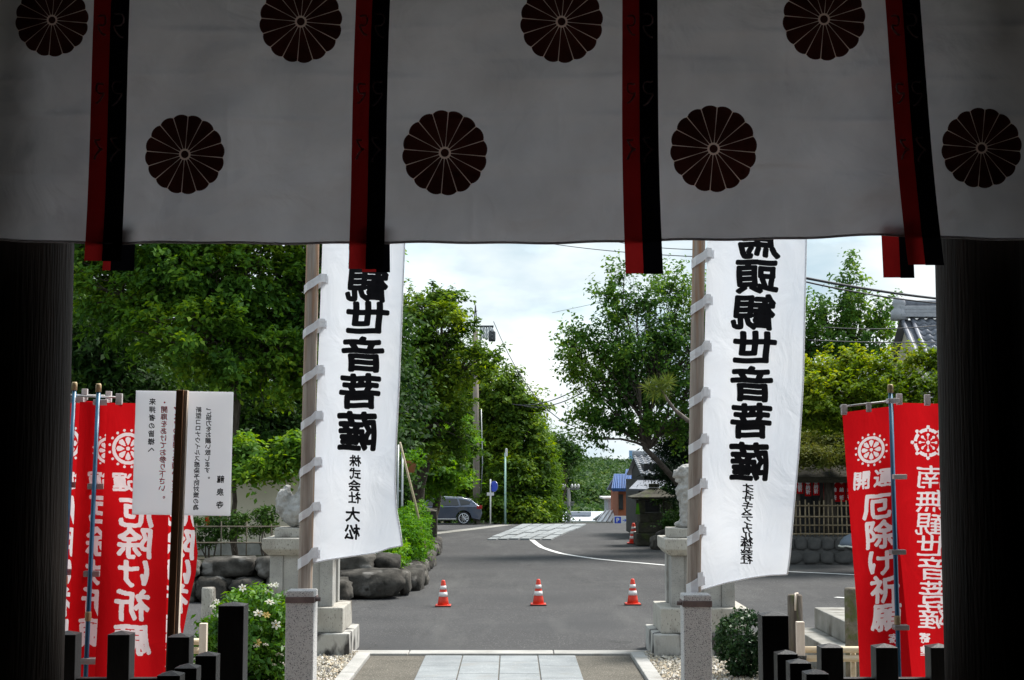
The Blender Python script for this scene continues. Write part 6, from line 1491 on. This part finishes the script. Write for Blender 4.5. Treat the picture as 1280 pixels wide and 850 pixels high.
L4 = lobes_px([(676, 570, 12, 26, 0), (682, 600, 12, 30, 0), (678, 630, 13, 22, 0), (672, 545, 9, 18, 0.3), (686, 625, 9, 22, -.3)], 82)
tree('cypress_tree', 'narrow bright yellow-green conifer at the end of the tree row', base_at(680, 82.5), L4, (0.20, 0.3), 60, 60, 0.45, MT['lf_cypress'], MT['bark'], 0.18, None, True, tl, 1.3, 0.4, 0.5, 0.2)
for k, (px, py, hw, hh, Y, lm, lb) in enumerate(((700, 560, 22, 22, 110, 'lf_dark', 'dark tree behind the yellow-green conifer'), (693, 600, 22, 32, 118, 'lf_dark', 'dark tree low behind the conifer'), (690, 640, 13, 14, 92, 'lf_dark', 'dark bush at the foot of the conifer'), (786, 651, 6, 5, 84, 'lf_hedge', 'small bright bush by the parking sign'))):
    lobs = lobes_px([(px, py, hw, hh, 0), (px - hw * .5, py + hh * .4, hw * .7, hh * .6, 0.5), (px + hw * .5, py + hh * .3, hw * .6, hh * .5, -.5)], Y)
    tree('background_tree', lb, (P(px, py, Y).x, Y, min(zg(Y), P(px, py + hh, Y).z)), lobs, (0.3 if k < 3 else .12, 0.5), 40, 14 if k < 3 else 90, 0.8 if k < 3 else .2, MT[lm], MT['bark'], 0.2 if k < 3 else .04, None, True, tl if k < 3 else trr, 0.5, 0.8, 0.3, 0.3)
for k, (px, Y, hw) in enumerate(((505, 84, 46), (560, 86, 50), (610, 90, 46), (450, 62, 40))):   # dark understorey
    lobs = lobes_px([(px, 600, hw, 34, 0), (px - 20, 560, hw, 34, 1), (px + 22, 630, hw * .8, 22, 0), (px, 520, hw, 40, 2), (px + 10, 460, hw * .7, 40, 2)][: (5 if px != 610 else 4)], Y)
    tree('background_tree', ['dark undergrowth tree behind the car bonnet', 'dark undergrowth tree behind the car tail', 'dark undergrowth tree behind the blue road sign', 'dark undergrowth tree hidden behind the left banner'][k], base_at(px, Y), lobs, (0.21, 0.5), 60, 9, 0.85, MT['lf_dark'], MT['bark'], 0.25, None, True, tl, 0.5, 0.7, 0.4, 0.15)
# airy tree on the right of the road
R1 = lobes_px([(716, 440, 20, 12, 0), (735, 415, 18, 12, 0.3), (770, 465, 32, 20, 0.4), (738, 515, 26, 12, 0.2), (760, 370, 16, 16, 0.4), (815, 455, 36, 24, 0.8), (780, 345, 14, 14, 0.4), (745, 430, 26, 14, 0), (725, 462, 26, 14, 0), (770, 400, 24, 16, 0.5), (800, 375, 30, 20, 0), (845, 360, 26, 22, 0.5), (780, 445, 34, 20, -0.5), (830, 420, 38, 28, 0), (745, 490, 26, 14, 0), (790, 490, 38, 22, 0.5), (840, 480, 36, 28, 0), (760, 525, 26, 12, 0),
               (735, 545, 20, 8, -0.5), (800, 530, 30, 16, 0), (710, 425, 12, 9, 0), (880, 400, 34, 50, 1), (890, 470, 34, 40, 1), (930, 420, 40, 50, 1), (850, 530, 28, 20, 0.6)], 41)
tree('airy_tree', 'airy light green tree with sparse leaves left of the right banner', base_at(862, 42), R1, (0.13, 0.52), 40, 36, 0.40, MT['lf_cherry'], MT['bark'], 0.10, P(812, 560, 41), True, trr, 0.5, 0.7, 0.2, 0.7, spray=1.3, rise=0.6,
     trunk_pts=[base_at(862, 42), P(860, 630, 41.8), P(848, 605, 41.5), P(826, 580, 41), P(806, 560, 41), P(800, 530, 41)])
R2 = lobes_px([(845, 556, 26, 22, 0), (866, 585, 34, 22, 0), (838, 590, 22, 15, -.5), (862, 610, 24, 14, -.5), (900, 560, 40, 40, 0.5), (880, 620, 24, 20, 0.5), (850, 530, 22, 16, 0)], 43.5)
tree('pine_tree', 'very dark dense evergreen behind the right lion', base_at(880, 44), R2, (0.13, 0.25), 70, 60, 0.36, MT['lf_pine'], MT['bark'], 0.25, None, True, trr, 0.6, 0.6, 0.3, 0.3)
# pine branch with needle tufts reaching in
pb_ = thing('pine_branch', 'pine branch with yellow-green needle tufts beside the right pole', 'branch', P(905, 560, 30), trr)
pts = [P(905, 560, 30), P(880, 540, 29.5), P(858, 524, 29), P(843, 512, 28.8), P(832, 496, 28.6), P(824, 482, 28.5)]
MB().tube(pts, [0.06, 0.05, 0.042, 0.036, 0.028, 0.018], 7).build('bough', MT['bark_grey'], pb_, True)
cs = []; 
for (x_, y_) in ((823, 480), (817, 492), (828, 488), (812, 484), (834, 478)): cs.append(P(x_, y_, 28.5))
Cn = []; An = []
for c in cs:
    for k in range(70):
        d = Vector((rng.gauss(0, 1), rng.gauss(0, 1), rng.gauss(0.3, 1))).normalized(); Cn.append(np.array(c + d * 0.14)); An.append(np.array(d))
Cn = np.array(Cn); An = np.array(An); Nn = unit(np.cross(An, nrng.normal(size=An.shape)))
put('needles', leaf_mesh('needles', Cn - np.array(OFF[pb_.name]), Nn, An, np.full(len(Cn), .26), np.full(len(Cn), .014)), MT['needle'], pb_, OFF[pb_.name])
# trees right of the banner
R3 = lobes_px([(1062, 352, 18, 26, 0), (1075, 390, 30, 24, 0), (1045, 400, 28, 22, 0), (1100, 395, 22, 30, 0), (1060, 430, 44, 24, 0), (1105, 430, 26, 22, 0), (1022, 390, 20, 20, 0), (1015, 430, 24, 24, 0.5), (990, 420, 30, 40, 0.5)], 44)
tree('airy_tree', 'pointed green tree rising above the red flags at right', base_at(1070, 45), R3, (0.15, 0.52), 32, 24, 0.38, MT['lf_cherry'], MT['bark'], 0.18, P(1065, 450, 44.5), True, trr, 0.5, 0.7, 0.3, 0.5, spray=1.1, rise=0.7)
R4 = lobes_px([(1022, 458, 26, 9, 0), (1062, 447, 30, 9, 0.4), (1098, 456, 26, 8, -0.3), (1140, 444, 28, 9, 0.5), (1176, 452, 26, 9, 0.2), (1010, 480, 28, 8, -0.6), (1048, 472, 30, 9, 0), (1088, 478, 30, 9, -0.6), (1124, 470, 24, 8, 0.2), (1160, 477, 32, 10, -0.3),
               (1024, 503, 34, 9, -0.4), (1072, 500, 34, 9, 0), (1114, 497, 28, 8, -0.6), (1152, 505, 34, 10, 0), (1040, 524, 36, 9, 0.2), (1090, 522, 34, 9, -0.3), (1140, 528, 36, 10, 0.2), (1200, 480, 36, 14, 0), (985, 490, 34, 16, .5), (1195, 515, 34, 14, .5), (995, 525, 28, 10, 0)], 34.5)
tree('maple_tree', 'spreading yellow-green maple above the red flags', base_at(1120, 39), R4, (0.115, 0.6), 44, 52, 0.30, MT['lf_maple'], MT['bark'], 0.18, P(1100, 510, 36), True, trr, 0.22, 1.1, 0.15, 0.4, spray=0.9, rise=0.05)
R5 = lobes_px([(1042, 568, 40, 10, -0.6), (1002, 570, 30, 10, -0.6), (1076, 568, 30, 10, -0.6), (1025, 552, 34, 16, 0), (1000, 556, 24, 14, 0), (1060, 552, 28, 15, 0)], 36.8)
tree('mossy_shrub', 'yellowish rounded shrub crown overhanging the shrine roof', base_at(1030, 43.5), R5, (0.10, 0.3), 60, 120, 0.2, MT['lf_moss'], MT['bark'], 0.1, P(1030, 570, 38.8), True, trr, 0.7, 0.6, 0.4, 0.3)
R6 = lobes_px([(1040, 500, 90, 50, 0), (1150, 520, 80, 60, 0), (960, 520, 60, 70, 0), (1080, 570, 80, 40, 0), (1160, 590, 60, 50, 0)], 50)
tree('background_tree', 'dark tree filling the gap behind the maple', base_at(1080, 51), R6, (0.26, 0.5), 40, 12, 0.7, MT['lf_dark'], MT['bark'], 0.3, None, True, trr, 0.6, 0.6, 0.4, 0.2)

# ------------------------------------------------------------------ wooded hill beyond the valley (one mass)
cs = []; os_ = []; rs = []
for i in range(1500):
    Y = 150 + 290 * nrng.random() ** 0.8
    u = nrng.uniform(40, 190) / FOC if nrng.random() < 0.8 else nrng.uniform(-80, 420) / FOC
    X = u * Y
    side = 1.0 if X > 0.06 * Y else 1.0
    h = zg(Y) + 2.5 * math.sin(X * 0.05 + 1) * (Y > 240) - 0.05 * max(0, X - 0.07 * Y)
    R_ = nrng.uniform(1.6, 3.6); cc = np.array([X, Y, h + R_ * 0.5])
    nn = 14
    d = unit(nrng.normal(size=(nn, 3))); d[:, 2] = np.abs(d[:, 2]); d[:, 1] = -np.abs(d[:, 1])
    cs.append(cc + d * np.array([R_, R_, R_ * 1.1])); os_.append(d); rs.append(np.full(nn, R_ * 0.42))
cs = np.concatenate(cs); os_ = np.concatenate(os_); rs = np.concatenate(rs)
C, N, A, ln, wd = clump_leaves(cs, os_, rs, 9, (0.95, 0.6), 0.6, 0.6, 0.2)
fo = put('forest', leaf_mesh('forest', C, N, A, ln, wd), MT['lf_hill']); tag(fo, 'far wooded hillside beyond the valley houses', 'forest', kind='stuff')

for k, (px, py, hw, hh, Y, lb) in enumerate(((845, 655, 18, 14, 44.2, 'dark low shrub between the mossy lantern and right lion'), (836, 622, 14, 18, 46.3, 'dark shrub leaning over the mossy lantern roof'))):
    p = P(px, py, Y); s_ = FOC / Y
    shrub('garden_shrub', lb, (p.x, Y, 0), [((p.x, Y, p.z), (hw / s_, hw / s_, hh / s_)), ((p.x + .1, Y, p.z * 0.5), (hw / s_ * .8, hw / s_ * .8, p.z * .5))], (0.10, 0.5), 24, 120, 0.16, MT['lf_dark'], 'shrubs round the mossy lantern', up=0.6, shell=0.5)
